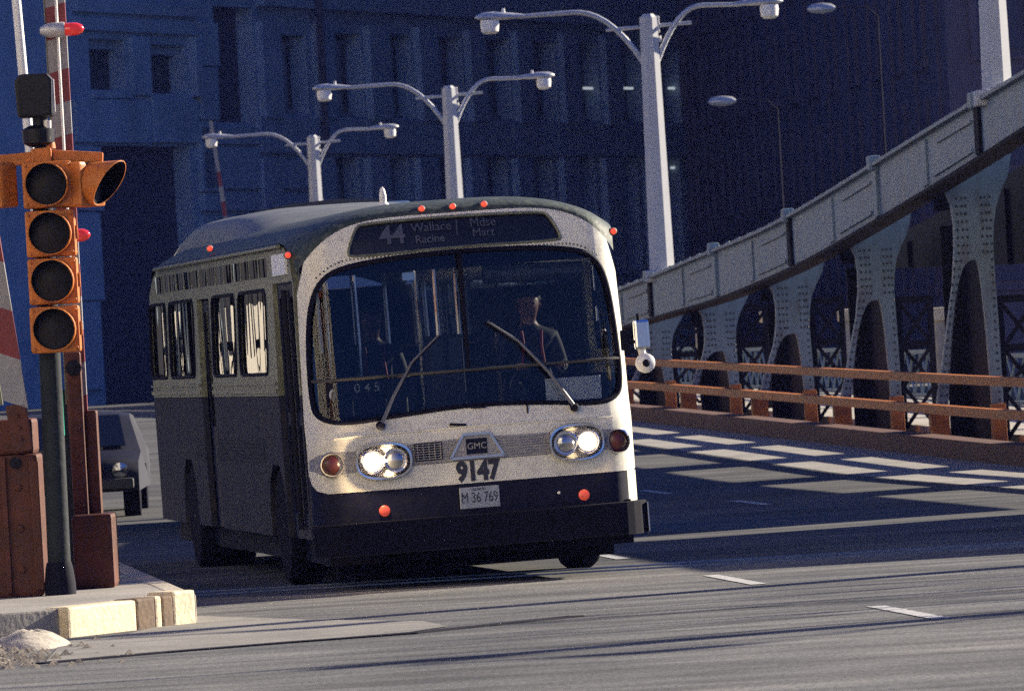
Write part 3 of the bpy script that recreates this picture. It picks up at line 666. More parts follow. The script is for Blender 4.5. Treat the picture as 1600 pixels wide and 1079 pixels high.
tall = [(432, 480, 56, 178)] + [(pil[i][1] + 2, pil[i + 1][0] - 2, 50 + 3 * i, 182 + 1.2 * i) for i in range(1, 8)] + [(1022, 1062, 78, 192)]
lowr = [(pil[i][1] + 6, pil[i + 1][0] - 4, 247, 420) for i in range(1, 8)] + [(1026, 1066, 247, 420)]
slot = [(337, 398, 12, 192)]
portal = [(155, 308, 229, 650)]
holes = []; kinds = []
for grp, lst in (('square', wins), ('tall', tall), ('low', lowr), ('slot', slot), ('portal', portal)):
    for r_ in lst:
        q = frect(*r_); holes.append(rrect(*q, 0.01, 1)); kinds.append((grp, q))
# upper floors repeat the rhythm above the frame; lower strip left of portal stays wall
for i in range(1, 8):
    a, b, z0, z1 = frect(pil[i][1] + 2, pil[i + 1][0] - 2, 60, 180)
    holes.append(rrect(a, b, z1 + 2.8, z1 + 6.0, 0.01, 1)); kinds.append(('tall', (a, b, z1 + 2.8, z1 + 6.0)))
sE = (39.0 - P0.x) / FD.x
panel('facade_wall', MT['granite'], [(-14, 0), (sE, 0), (sE, 24), (-14, 24)], holes, office, warp=lambda a, b: (a, 0, b), thick=0.7, smooth=False)
MB().box(-14, sE, 0.72, 14, 0, 24).build('building_body', MT['granitedk'], office)
for grp, (a, b, z0, z1) in kinds:
    w = MB().box(a - 0.05, b + 0.05, 0.62, 0.70, z0 - 0.05, z1 + 0.05).build('window' if grp != 'portal' else 'portal_opening', MT['pane'] if grp != 'portal' and grp != 'slot' else MT['granitedk'], office)
    if grp == 'square':
        MB().box(a - 0.03, b + 0.2, -0.12, 0.5, z0 - 0.28, z0 - 0.02).build('sill', MT['granite'], w, bevel=0.02)
        MB().box(a + 0.03, b - 0.03, 0.35, 0.6, z1 - 0.3, z1).build('lintel', MT['granite'], w)
    if grp in ('tall', 'low'):
        c = (a + b) / 2; MB().box(c - 0.22, c + 0.22, 0.3, 0.6, z0 + 0.05, z1 - 0.25).build('mullion', MT['mullion'], w)
        if grp == 'tall':
            for zz in (z0 + 0.06, z1 - 0.35): MB().box(a, b, 0.45, 0.6, zz, zz + 0.12).build('transom', MT['mullion'], w)
# proud stone: pilasters, string courses, panel joints, recessed bay panel
def slabp(name, x0, x1, y0, y1, d0=-0.18, m='granite'):
    a, b, z0, z1 = frect(x0, x1, y0, y1); return MB().box(a, b, d0, -0.003, z0, z1).build(name, MT[m], office, bevel=0.02)
for i in range(0, 9): slabp('pilaster', pil[i][0], pil[i][1], 36 + 3 * i, 186 + 1.5 * i, -0.3)
for i in range(0, 9): slabp('pilaster', pil[i][0] + 3, pil[i][1] + 3, 248, 430, -0.3)
a, b, z0, z1 = frect(400, 1066, 190, 243)
for k in range(9): MB().box(a + (b - a) * k / 9, a + (b - a) * (k + 1) / 9 - 0.05, -0.22, -0.004, z0, z1).build('stone_panel', MT['granite'], office, bevel=0.02)
a, b, z0, z1 = frect(400, 1066, 8, 34)
for k in range(9): MB().box(a + (b - a) * k / 9, a + (b - a) * (k + 1) / 9 - 0.05, -0.34, -0.004, z0 + 0.1, z1 + 0.4).build('stone_panel', MT['granite'], office, bevel=0.02)
for (x0, x1, y0, y1) in ((112, 228, 157, 224), (232, 303, 157, 224), (112, 303, 5, 24), (112, 303, 32, 52), (307, 334, 36, 104), (307, 334, 107, 188), (307, 334, 191, 300), (108, 152, 230, 330), (108, 152, 333, 470), (108, 152, 473, 610), (307, 400, 200, 226), (312, 400, 232, 296), (312, 400, 303, 330), (405, 486, 250, 296), (405, 486, 303, 330), (405, 486, 338, 420), (312, 400, 338, 420), (200, 228, 58, 150)):
    slabp('stone_panel', x0, x1, y0, y1, -0.2)
slabp('stone_panel', 293, 303, 60, 152, -0.35)
dp = frect(484, 497, 2, 205); MB().box(dp[0], dp[1] - 0.8, -0.6, -0.35, dp[2] - 0.8, dp[3] + 3).build('dark_strip', MT['granitedk'], office)  # narrow dark upright strip proud of the wall
for x, y in ((930, 138), (993, 138), (1062, 138), (1066, 262)):
    s_, z_ = fac(x, y); MB().box(s_ - 0.5, s_ + 0.3, 0.20, 0.32, z_ - 0.045, z_ + 0.045).build('strip_lamp', MT['fluor'], office)

# the dark block to the right, which keeps the office front in shade
dark = thing('tower_building', 'tall dark building filling the upper right behind the truss', 'building', (38.6, 225, 0))
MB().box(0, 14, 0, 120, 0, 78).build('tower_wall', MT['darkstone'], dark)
wm = None
for fl in range(9):
    for k in range(14):
        z = 3.0 + fl * 3.6; y = 4 + k * 4.6
        if wm is None:
            wm = MB().box(-0.04, 0.0, 0, 1.5, 0, 2.1).mesh('window', MT['granitedk'])
            fm = MB(); fm.box(-0.14, -0.0, -0.25, -0.02, -0.2, 2.3); fm.box(-0.14, 0.0, 1.52, 1.75, -0.2, 2.3); fm.box(-0.14, 0, -0.25, 1.75, -0.3, -0.2); fm = fm.mesh('window_frame', MT['darkstone'])
        w = link('window', wm, dark); w.location = (-0.01, y, z); f_ = link('window_frame', fm, w)
for fl in range(9):
    for k in range(3):
        w = link('window', wm, dark); w.rotation_euler = (0, 0, R(90)); w.location = (2.5 + k * 4.6, -0.01, 3.0 + fl * 3.6); f_ = link('window_frame', fm, w)
for k in range(15):
    MB().box(-0.10, -0.003, 1.4 + k * 4.6, 2.6 + k * 4.6, 0, 40).build('pier', MT['darkstone'], dark)
# unseen pale blocks added for window reflections and bounce light on the bus front
def pale_block(label, loc, rot, L, H, bay=6.0, fill=0.5):
    t = thing('reflector_block', label, 'building', loc, (0, 0, rot))
    MB().box(0, L, 0, 20, 0, H).build('block_wall', MT['palestone'], t)
    w_ = MB().box(0, bay * fill, -0.05, 0.0, 0, H - 3.5).mesh('window', MT['pane'])
    for k in range(int(L / bay)):
        w = link('window', w_, t); w.location = (bay * (k + 0.25), -0.01, 2.0)
    return t
structure(MB().box(-120, -1.5, 120, 211, -6.4, 0.02).build('added_quay', MT['ground']))  # invented bank carrying the added reflecting block
pale_block('pale limestone block added left of the bridge, seen only as a reflection in the bus windows', (-34, 134, 0), math.atan2(FD.y, FD.x), 78, 26)
pale_block('unseen pale limestone block added behind the camera to bounce sun onto the bus', (-8, -14, 0), R(135), 75, 50, 6.0, 0.2)

# street lamps beyond, shade put into black poles so only the heads show
for (x, y, d, lab) in ((1285, 15, 212, 'distant dark street lamp whose bluish head hangs highest over the truss'), (1130, 160, 216, 'distant dark street lamp with a faint bluish head below the near lamp arm')):
    p = at(x, y, d); base = p.copy(); base.z = 0.0
    t = thing('distant_street_lamp', lab, 'street lamp', (base.x + 1.6, base.y, 0), (0, 0, -TH))
    MB().tube([(0, 0, 0), (0, 0, p.z - 0.3), (-0.3, 0, p.z), (-1.3, 0, p.z + 0.05)], [0.045, 0.03, 0.02, 0.02], 8).build('pole', MT['black'], t)
    MB().lathe([(0.05, -0.42), (0.13, -0.3), (0.16, 0), (0.12, 0.28), (0.03, 0.4)], (-1.6, 0, p.z + 0.03), 'x', 12).build('lamp_head', MT['lamphead'], t, smooth=True)

# far crossing gate, its arm raised
pa = at(352, 365, 203); pb = at(325, 190, 203)
gd = (pb - pa).normalized()
fg = thing('far_crossing_gate', 'distant raised crossing gate arm, white above and red banded below', 'crossing gate', (pa.x - gd.x * (pa.z / gd.z), pa.y, gz(203)))
base = Vector(fg.location)
MB().box(-0.45, 0.45, -0.3, 0.3, 0, 1.2).build('gate_housing', MT['housing'], fg, bevel=0.04)
L = (pb - base).length; seg = 0.42; k = 0; s = 0.9
while s < L - 0.01:
    in_white = s > L - 1.4
    e = min(L, s + seg) if not in_white else L
    a_ = gd * s; b_ = gd * e
    MB().bar(a_, b_, 0.15 - 0.05 * s / L, 0.06, up=(0, 1, 0)).build('arm_band', MT['stripewhite'] if (k % 2 or in_white) else MT['stripered'], fg)
    s = e; k += 1

# ------------------------------------------------------------------ the bus
BX, BY = 5.84, 56.5
bus = thing('city_bus', 'old cream fronted city bus with headlights on, numbered 9147 and signed 44 Wallace', 'bus', (BX, BY, 0.006), (0, R(-1.2), R(2.3)))
HW = 1.29
def F(x, z):
    ax = min(abs(x), HW - 1e-4); r = 0.27; x0 = HW - r; y = 0.10 * (ax / HW) ** 2
    if ax > x0: y += r - math.sqrt(max(0, r * r - (ax - x0) ** 2))
    if z > 1.2: y += 0.32 * (min(z, 1.36) - 1.2)
    if z > 1.36: y += 0.11 * (z - 1.36)
    if z > 2.6: y += 0.9 * (z - 2.6) ** 2
    return y
XC = [s * (HW - 0.27 + 0.27 * math.sin(R(a))) for a in (5, 15, 25, 35, 45, 55, 63, 71, 78, 84) for s in (-1, 1)]
def fw(off): return lambda a, b: (a, F(a, b) + off, b)
def crown(x): return 3.02 - 0.25 * (abs(x) / HW) ** 3.2
def arch(x): return 2.90 - 0.40 * (abs(x) / 1.27) ** 5

# windscreen opening, sign opening
ws = smoothpoly([(-1.235, 1.50), (-1.20, 1.37), (-1.02, 1.315), (-0.6, 1.35), (0, 1.395), (0.6, 1.365), (1.0, 1.32), (1.17, 1.37), (1.215, 1.50),
                 (1.20, 1.95), (1.165, 2.28), (1.09, 2.46), (0.93, 2.545), (0.5, 2.585), (0, 2.595), (-0.5, 2.58), (-0.93, 2.535), (-1.10, 2.44), (-1.185, 2.26), (-1.225, 1.95)], 2)
sign = smoothpoly([(-0.87, 2.635), (-0.78, 2.835), (-0.72, 2.862), (0, 2.872), (0.68, 2.855), (0.745, 2.83), (0.83, 2.645), (0.80, 2.618), (0, 2.628), (-0.83, 2.605)], 2)
mask = [(-1.17, 0.785), (1.255, 0.785), (1.285, 0.80), (1.287, 1.3), (1.275, 1.9), (1.262, 2.35)]
mask += [(x, arch(x)) for x in np.linspace(1.262, -1.262, 41)][1:-1]
mask += [(-1.262, 2.35), (-1.275, 1.9), (-1.287, 1.3), (-1.287, 0.93), (-1.277, 0.86), (-1.245, 0.81)]
front = panel('front_mask', MT['cream'], mask, [ws, sign], bus, warp=fw(0), thick=0.03, step=0.07, xcuts=XC)
panel('windscreen', MT['glassfront'], [(0 + p[0] * 1.008, 1.95 + (p[1] - 1.95) * 1.015) for p in ws], (), bus, warp=fw(0.022), thick=0, step=0.04, xcuts=XC)
# rubber gasket round the windscreen
def ring(pts, off, rad, name, m, parent, n=6):
    P = [(p[0], F(*p) + off, p[1]) for p in pts]; P.append(P[0]); P.append(P[1])
    return MB().tube(P, rad, n, caps=False).build(name, MT[m], parent, smooth=True)
ring(ws, 0.0, 0.02, 'gasket', 'black', front)
ring([(p[0], p[1]) for p in sign], 0.0, 0.012, 'sign_trim', 'alu', front)
signo = panel('destination_sign', MT['signblack'], [(p[0] * 1.004, 2.74 + (p[1] - 2.74) * 1.02) for p in sign], (), bus, warp=fw(0.02), thick=0.02, step=0.1)
def sp(x0, z0, off=0.012): return lambda a, b, c: (x0 + a, F(x0 + a, z0 + b) + off - c, z0 + b)
text_obj('sign_lettering', '44', 0.20, MT['signtext'], sp(-0.50, 2.752), signo, bold=0.005)
text_obj('sign_lettering', 'Wallace', 0.098, MT['signtext'], sp(-0.19, 2.797), signo, bold=0.0)
text_obj('sign_lettering', 'Racine', 0.088, MT['signtext'], sp(-0.21, 2.705), signo, bold=0.001)
text_obj('sign_lettering', 'Mdse', 0.098, MT['signtext'], sp(0.22, 2.805), signo, bold=0.0)
text_obj('sign_lettering', 'Mart', 0.092, MT['signtext'], sp(0.215, 2.725), signo, bold=0.0)
MB().box(0.005, 0.012, F(0, 2.76) + 0.006, F(0, 2.76) + 0.012, 2.67, 2.84).build('sign_divider', MT['signtext'], signo)
# beaded strip between sign and windscreen, with rivets
bs = MB(); rv = MB()
for x in np.linspace(-1.12, 1.10, 75):
    z = 2.607 - 0.02 * abs(x) - max(0, abs(x) - 0.85) ** 2 * 1.6
    dome(rv, (x, F(x, z) - 0.001, z), 0.009, (0, -1, 0))
stuff(rv.build('rivet_strip', MT['alu'], front))
crease = MB().tube([(x, F(x, 1.205 + 0.0 * x) + 0.004, 1.205 + 0.02 * (1 - (x / 1.2) ** 2)) for x in np.linspace(-1.1, 1.1, 23)], 0.011, 6).build('crease_bead', MT['cream'], front, smooth=True)
# dark lower panel and the sunlit corner
low = [(-1.288, 0.545), (1.19, 0.545), (1.19, 0.782), (-1.165, 0.782), (-1.24, 0.806), (-1.274, 0.858), (-1.285, 0.93), (-1.288, 0.93)]
panel('lower_panel', MT['busdark'], low, (), bus, warp=fw(0.004), thick=0.03, step=0.1, xcuts=XC)
panel('sunlit_corner', MT['cream'], [(1.192, 0.545), (1.288, 0.545), (1.288, 0.783), (1.192, 0.783)], (), bus, warp=fw(0.002), thick=0.03, step=0.1, xcuts=XC)  # cream on the sun side only, sunlight put into the colour
bp = panel('grille_band', MT['brushed'], smoothpoly([(-1.283, 0.935), (-1.283, 1.09), (-1.0, 1.10), (-0.5, 1.125), (0, 1.14), (0.6, 1.13), (1.0, 1.12), (1.24, 1.11), (1.24, 0.96), (0.6, 0.965), (0, 0.965), (-0.6, 0.95), (-1.0, 0.935)], 1), (), bus, warp=fw(-0.006), thick=0.008, step=0.08, xcuts=XC)
for k in range(8):
    z = 0.965 + k * 0.021
    MB().tube([(x, F(x, z) - 0.007, z) for x in np.linspace(-0.52, 0.55, 9)], 0.004, 4).build('groove', MT['brushed'], bp)
vent = MB().box(-0.49, -0.27, F(-.38, 1.05) - 0.016, F(-.38, 1.05) - 0.004, 0.985, 1.125).build('vent', MT['black'], bus, bevel=0.004)
for k in range(7):
    z = 0.995 + k * 0.019; MB().box(-0.485, -0.275, F(-.38, 1.05) - 0.023, F(-.38, 1.05) - 0.015, z, z + 0.006).build('vent_slat', MT['brushed'], vent)
for k in range(5):
    x = -0.47 + k * 0.045; MB().box(x, x + 0.005, F(-.38, 1.05) - 0.026, F(-.38, 1.05) - 0.022, 0.99, 1.12).build('vent_slat', MT['brushed'], vent)
# emblem: raised trapezoid with letters
em = MB().prism([(-0.215, 0.985), (0.205, 0.985), (0.105, 1.165), (-0.105, 1.165)], F(0, 1.05) - 0.022, F(0, 1.05) - 0.004).build('emblem', MT['brushed'], bus)
for a, b in (((-0.215, 0.985), (0.205, 0.985)), ((0.205, 0.985), (0.105, 1.165)), ((0.105, 1.165), (-0.105, 1.165)), ((-0.105, 1.165), (-0.215, 0.985))):
    MB().bar((a[0], F(0, 1.05) - 0.026, a[1]), (b[0], F(0, 1.05) - 0.026, b[1]), 0.016, 0.02).build('emblem_rim', MT['chrome'], em)
MB().box(-0.085, 0.08, F(0, 1.05) - 0.026, F(0, 1.05) - 0.0225, 1.01, 1.13).build('emblem_plate', MT['busdark'], em)
text_obj('emblem_lettering', 'GMC', 0.07, MT['brushed'], lambda a, b, c: (a - 0.002, F(0, 1.05) - 0.028 - c, 1.07 + b), em, bold=0.0)
text_obj('fleet_number', '9147', 0.205, MT['number'], lambda a, b, c: (a - 0.005, F(a, 0.87) - 0.003 - c, 0.872 + b), bus, bold=0.011, sx=0.82)
pl = MB().box(-0.165, 0.148, F(0, .67) - 0.018, F(0, .67) - 0.004, 0.588, 0.755).build('licence_plate', MT['plate'], bus, bevel=0.006)
text_obj('plate_lettering', 'M 36 769', 0.115, MT['number'], lambda a, b, c: (a - 0.01, F(0, .67) - 0.0195 - c * .5, 0.668 + b), pl, bold=0.0, sx=0.66)
text_obj('plate_lettering', 'ILLINOIS', 0.03, MT['number'], lambda a, b, c: (a - 0.01, F(0, .67) - 0.0195 - c * .5, 0.735 + b), pl, sx=0.9)
# headlamps
def headlamp(cx, cz, lit_dx):
    y = F(cx, cz) - 0.012
    outer = ellipse(cx, cz, 0.228, 0.152, 36, 2.5); inner = ellipse(cx, cz - 0.004, 0.19, 0.112, 36, 2.5)
    root = MB()
    # bezel ring as a swept, rounded rim
    mb = MB(); n = 36; vs = []; prof = [(0.0, 0.03), (0.0, -0.02), (0.25, -0.05), (0.6, -0.05), (1.0, -0.015), (1.0, 0.03)]
    for q, dy in prof:
        for j in range(n): vs.append((outer[j][0] * (1 - q) + inner[j][0] * q, F(outer[j][0], cz) - 0.005 + dy, outer[j][1] * (1 - q) + inner[j][1] * q))
    k = len(prof); mb.add(vs, [(i * n + j, i * n + (j + 1) % n, (i + 1) * n + (j + 1) % n, (i + 1) * n + j) for i in range(k - 1) for j in range(n)])
    bz = mb.build('headlight_bezel', MT['chrome'], bus, smooth=True)
    MB().prism(ellipse(cx, cz - 0.004, 0.196, 0.118, 36, 2.5), y + 0.012, y + 0.03).build('lamp_board', MT['brushed'], bz)
    for dx in (-0.088, 0.088):
        lit = (dx * lit_dx > 0)
        yy = F(cx + dx, cz) - 0.03
        r_ = MB().lathe([(0.092, 0.03), (0.095, -0.012), (0.086, -0.02), (0.083, 0.0)], (cx + dx, yy, cz - 0.003), 'y', 24).build('headlight_ring', MT['chrome'], bz, smooth=True)
        hl = MB().lathe([(0.083, 0.008), (0.075, -0.002), (0.066, -0.008)] if lit else [(0.083, 0.008), (0.07, -0.006), (0.045, -0.016), (0.02, -0.02), (0.002, -0.021)], (cx + dx, yy, cz - 0.003), 'y', 24).build('headlight', MT['lampedge'] if lit else MT['lamplens'], bz, smooth=True)
        if lit: MB().lathe([(0.066, -0.0085), (0.045, -0.016), (0.02, -0.02), (0.002, -0.021)], (cx + dx, yy, cz - 0.003), 'y', 24).build('headlight', MT['lampon'], bz, smooth=True)
        if lit:
            pt = bpy.data.lights.new('headlight_glow', 'POINT'); pt.energy = 9.0 if lit_dx < 0 else 1.8; pt.color = (1.0, 0.74, 0.44); pt.shadow_soft_size = 0.03
            po = bpy.data.objects.new('headlight_glow', pt); COL.objects.link(po); po.parent = bz; po.location = (cx + dx, yy - 0.075, cz)
headlamp(-0.735, 1.012, -1)
headlamp(0.79, 1.04, 1)
for cx, cz in ((-1.135, 1.008), (1.12, 1.022)):
    y = F(cx, cz)
    r_ = MB().lathe([(0.098, 0.04), (0.102, -0.03), (0.09, -0.05), (0.08, -0.035), (0.078, 0.02)], (cx, y - 0.0, cz), 'y', 24).build('turn_signal', MT['chrome'] if cx > 0 else MT['brushed'], bus, smooth=True)
    MB().lathe([(0.082, 0.0), (0.07, -0.022), (0.04, -0.034), (0.003, -0.038)], (cx, y - 0.008, cz), 'y', 24).build('lens', MT['amber'], r_, smooth=True)
for cx in (-0.755, 0.82):
    MB().lathe([(0.043, 0.0), (0.043, -0.012), (0.036, -0.018), (0.003, -0.02)], (cx, F(cx, .62) + 0.002, 0.622), 'y', 20).build('reflector', MT['reflector'], bus, smooth=True)
MB().lathe([(0.012, 0), (0.012, -0.012), (0.004, -0.016)], (0.62, F(.62, .64), 0.655), 'y', 8).build('panel_bolt', MT['whitepole'], bus)
# bumper: black channel with bright edge lines
def bmp(z0, z1, off, th, name, m, parent, hw=1.315):
    xs = np.linspace(-hw, hw, 45); vs = []
    def yb(x): return -0.13 + 0.05 * (x / hw) ** 2 + (0.16 * ((abs(x) - 1.05) / 0.265) ** 2 if abs(x) > 1.05 else 0)
    for x in xs: vs += [(x, yb(x) + off, z0), (x, yb(x) + off, z1), (x, yb(x) + off + th, z1), (x, yb(x) + off + th, z0)]
    n = len(xs) - 1
    return MB().add(vs, [(i * 4 + a, i * 4 + (a + 1) % 4, (i + 1) * 4 + (a + 1) % 4, (i + 1) * 4 + a) for i in range(n) for a in range(4)] + [(3, 2, 1, 0), tuple(n * 4 + k for k in range(4))]).build(name, MT[m], parent)
bum = bmp(0.30, 0.535, 0, 0.12, 'bumper', 'black', bus)
bmp(0.535, 0.545, 0.0, 0.12, 'bumper_edge', 'trussdark', bum)
bmp(0.29, 0.30, 0.0, 0.12, 'bumper_edge', 'trussdark', bum)
MB().box(1.315, 1.325, 0.05, 0.16, 0.3, 0.53).build('bumper_end', MT['chrome'], bum)
MB().box(-1.2, 1.2, 0.12, 0.5, 0.22, 0.56).build('underpan', MT['black'], bus)
MB().box(-1.15, 1.15, 0.5, 11.9, 0.22, 0.62).build('chassis', MT['black'], bus)

# roof
mb = MB(); NX = 41; xs = np.linspace(-HW, HW, NX); rows = []
fr_s = [0, .02, .06, .12, .2, .3, .42, .56, .72, .88, 1.0]
for s in fr_s:
    row = []
    for x in xs:
        a = arch(max(-1.262, min(1.262, x))); xx = max(-1.262, min(1.262, x))
        y0 = F(xx, a) + 0.0 if abs(x) < 1.27 else F(xx, a)
        q = math.sqrt(max(0, 1 - (1 - s) ** 2))
        row.append((xx + (x - xx) * min(1, s * 3), y0 + 0.9 * s * (0.55 + 0.45 * s), a + (crown(x) - a) * q))
    rows.append(row)
for y in (1.6, 2.5, 4, 6, 8, 10, 10.8, 11.2, 11.5, 11.7, 11.9, 12.02, 12.09, 12.12):
    d = max(0, y - 10.8) / 1.32
    rows.append([(x * (1 - 0.10 * d ** 4), y, crown(x) - 0.42 * (1 - math.sqrt(max(0, 1 - d * d)))) for x in xs])
vs = [p for r_ in rows for p in r_]
mb.add(vs, [(i * NX + j, i * NX + j + 1, (i + 1) * NX + j + 1, (i + 1) * NX + j) for i in range(len(rows) - 1) for j in range(NX - 1)])
roof = mb.build('roof', MT['roof'], bus, smooth=True, autosmooth=1.0)
# drip rail, roof pod at the rear, beacon, marker lamps
for s in (-1, 1): MB().tube([(s * (HW + 0.012), y, 2.745) for y in (1.1, 4, 8, 11.0)], 0.018, 6).build('drip_rail', MT['alu'], roof)
pod = MB(); pr = []
for y, k in ((6.0, 0.0), (6.4, 0.4), (7.2, 0.75), (8.4, 0.95), (10.6, 1.0), (11.3, 1.0), (11.62, 0.8), (11.72, -2.0)):
    pr.append([(x * 0.98, y, crown(x * 0.98) - 0.03 + (0.20 * k) * (1 - (abs(x) / 1.06) ** 10)) for x in np.linspace(-1.06, 1.06, 25)])
pod.add([p for r_ in pr for p in r_], [(i * 25 + j, i * 25 + j + 1, (i + 1) * 25 + j + 1, (i + 1) * 25 + j) for i in range(7) for j in range(24)])
pod.build('roof_pod', MT['pod'], roof, smooth=True, autosmooth=1.0)
MB().lathe([(0.05, 0), (0.045, 0.03), (0.028, 0.05), (0.03, 0.10), (0.02, 0.15), (0.004, 0.17)], (-0.28, 2.3, crown(.28) - 0.01), 'z', 12).build('roof_beacon', MT['whitepole'], roof, smooth=True)
def marker(x, y, z, nx=0.0):
    b = MB().lathe([(0.03, 0.05), (0.031, 0.0), (0.026, -0.01)], (x, y, z), 'y', 12).build('marker_lamp', MT['alu'], bus)
    MB().lathe([(0.026, -0.006), (0.02, -0.028), (0.004, -0.038)], (x, y, z), 'y', 12).build('marker_lens', MT['marker'], b, smooth=True)
for x in (-0.245, 0.0, 0.25): marker(x, F(x, 2.92) + 0.02, 2.945)
for (x, y, z) in ((-1.30, 0.52, 2.665), (1.285, 0.5, 2.66), (-1.27, 6.4, 2.84), (1.28, 6.0, 2.72)): marker(x, y, z)

# sides: y is distance back from the front
def side_windows(s):
    L = []
    def slant(y0, y1, z0, z1, sl=0.10):
        return smoothpoly([(y0 + sl * 0 , z0 + .0), (y1, z0), (y1 - sl, z1), (y0 - sl, z1)], 2) if False else [(p[0] - sl * (p[1] - z0) / (z1 - z0), p[1]) for p in rrect(y0, y1, z0, z1, 0.12, 5)]
    if s < 0: spans = [(2.42, 4.42), (4.72, 6.5), (8.05, 10.15), (10.45, 11.95)]
    else: spans = [(0.62, 1.75)] + [(2.0 + i * 1.68, 3.55 + i * 1.68) for i in range(6)]
    for a, b in spans: L.append(slant(a + 0.1, b + 0.1, 1.74, 2.42))
    return L
standee = [(2.25 + k * 0.655, 2.25 + k * 0.655 + 0.60) for k in range(14)]
for s in (-1, 1):
    X = s * HW
    wp = lambda a, b, X=X, s=s: (X - s * 0.06 * max(0, b - 1.7) * 0.35, a, b)
    wl = side_windows(s)
    up_holes = list(wl) + [rrect(a, b, 2.52, 2.675, 0.03, 3) for a, b in standee]
    door = rrect(0.42, 1.80, 1.60, 2.45, 0.02, 2); exitd = rrect(6.78, 7.72, 1.60, 2.40, 0.02, 2)
    sdg = rrect(0.85, 1.75, 2.52, 2.685, 0.03, 3)
    up = [(0.30, 1.56), (0.42, 1.56)] if s < 0 else [(0.30, 1.56)]
    if s < 0:
        up_out = [(0.45, 1.56), (0.54, 1.56), (0.54, 2.46), (1.94, 2.46), (1.94, 1.56), (6.76, 1.56), (6.76, 2.42), (7.76, 2.42), (7.76, 1.56), (12.05, 1.56), (12.05, 2.30), (11.9, 2.52), (11.55, 2.66), (11.1, 2.74), (1.1, 2.74), (0.75, 2.66), (0.60, 2.5)]
        lo_out = [(0.30, 0.55), (0.41, 0.55), (0.41, 1.55), (0.42, 1.55), (0.42, 0.45), (0.40, 0.45)]
        lo_parts = [[(0.42, 0.545), (0.54, 0.545), (0.54, 1.555), (0.45, 1.555)],
                    [(1.94, 0.42), (1.955, 0.42), (1.95, 0.62), (2.05, 0.86), (2.3, 1.0), (2.75, 1.0), (3.0, 0.86), (3.1, 0.62), (3.1, 0.42), (6.76, 0.42), (6.76, 1.555), (1.94, 1.555)],
                    [(7.76, 0.42), (8.75, 0.42), (8.75, 0.62), (8.85, 0.86), (9.1, 1.0), (9.55, 1.0), (9.8, 0.86), (9.9, 0.62), (9.9, 0.42), (12.05, 0.42), (12.05, 1.555), (7.76, 1.555)]]
        up_holes.append(sdg)
    else:
        up_out = [(0.45, 1.56), (12.05, 1.56), (12.05, 2.30), (11.9, 2.52), (11.55, 2.66), (11.1, 2.74), (1.1, 2.74), (0.75, 2.66), (0.60, 2.5)]
        lo_parts = [[(0.42, 0.545), (1.95, 0.42), (1.95, 0.62), (2.05, 0.86), (2.3, 1.0), (2.75, 1.0), (3.0, 0.86), (3.1, 0.62), (3.1, 0.42), (8.75, 0.42), (8.75, 0.62), (8.85, 0.86), (9.1, 1.0), (9.55, 1.0), (9.8, 0.86), (9.9, 0.62), (9.9, 0.42), (12.05, 0.42), (12.05, 1.555), (0.45, 1.555)]]
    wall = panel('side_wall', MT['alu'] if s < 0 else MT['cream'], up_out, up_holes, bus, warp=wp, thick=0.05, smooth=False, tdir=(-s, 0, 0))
    for o_ in lo_parts:
        sk = panel('side_skirt', MT['busgreen'], o_, (), bus, warp=lambda a, b, X=X: (X, a, b), thick=0.05, smooth=False, tdir=(-s, 0, 0))
    # panes
    for w in wl:
        panel('side_window', MT['glassside'], [( (p[0]), p[1]) for p in w], (), bus, warp=lambda a, b, X=X, s=s: (X - s * 0.02 - s * 0.06 * max(0, b - 1.7) * 0.35, a, b), thick=0, smooth=False)
        fr = MB().tube([(X - s * 0.021 * max(0, p[1] - 1.7), p[0], p[1]) for p in w + w[:2]], 0.016, 5, caps=False).build('window_seal', MT['black'], wall)
    for a, b in standee:
        MB().box(min(X - s * 0.026, X - s * 0.022), max(X - s * 0.026, X - s * 0.022), a, b, 2.52, 2.675).build('standee_window', MT['glassside'], bus)
    # belt mouldings and fluted skirt
    y0 = 1.96 if s < 0 else 0.5
    for z, h in ((1.585, 0.035), (1.655, 0.02)):
        for (ya, yb_) in (((1.96, 6.74), (7.78, 12.04)) if s < 0 else ((0.5, 12.04),)):
            MB().box(min(X, X + s * 0.018), max(X, X + s * 0.018), ya, yb_, z, z + h).build('belt_moulding', MT['alu'], wall)
    for k in range(7):
        z = 1.02 + k * 0.03
        for (ya, yb_) in (((3.2, 6.74), (7.78, 8.6)) if s < 0 else ((3.2, 8.6),)):
            MB().box(min(X, X + s * 0.01), max(X, X + s * 0.01), ya, yb_, z, z + 0.014).build('flute', MT['busgreen'], wall)
MB().box(-HW - 0.0, -HW + 0.02, 0.85, 1.75, 2.52, 2.685).build('side_sign', MT['paperglare'], bus)  # white reflection on the sign glass put into its colour
# front door: two folding leaves set in a dark opening
for k, (ya, yb_) in enumerate(((0.56, 1.23), (1.25, 1.92))):
    lf = panel('door_leaf', MT['busdark'], rrect(ya, yb_, 0.42, 2.44, 0.02, 2), [rrect(ya + 0.09, yb_ - 0.09, 0.62, 1.32, 0.05, 3), rrect(ya + 0.09, yb_ - 0.09, 1.42, 2.34, 0.05, 3)], bus, warp=lambda a, b: (-HW + 0.05, a, b), thick=0.03, smooth=False, tdir=(1, 0, 0))
    for za, zb in ((0.62, 1.32), (1.42, 2.34)):
        MB().box(-HW + 0.06, -HW + 0.065, ya + 0.08, yb_ - 0.08, za - .01, zb + .01).build('door_glass', MT['glassfront'], lf)
    MB().tube([(-HW + 0.02, yb_ - 0.03 if k == 0 else ya + 0.03, z) for z in (0.5, 1.4, 2.4)], 0.018, 6).build('door_edge', MT['trussdark'], lf)
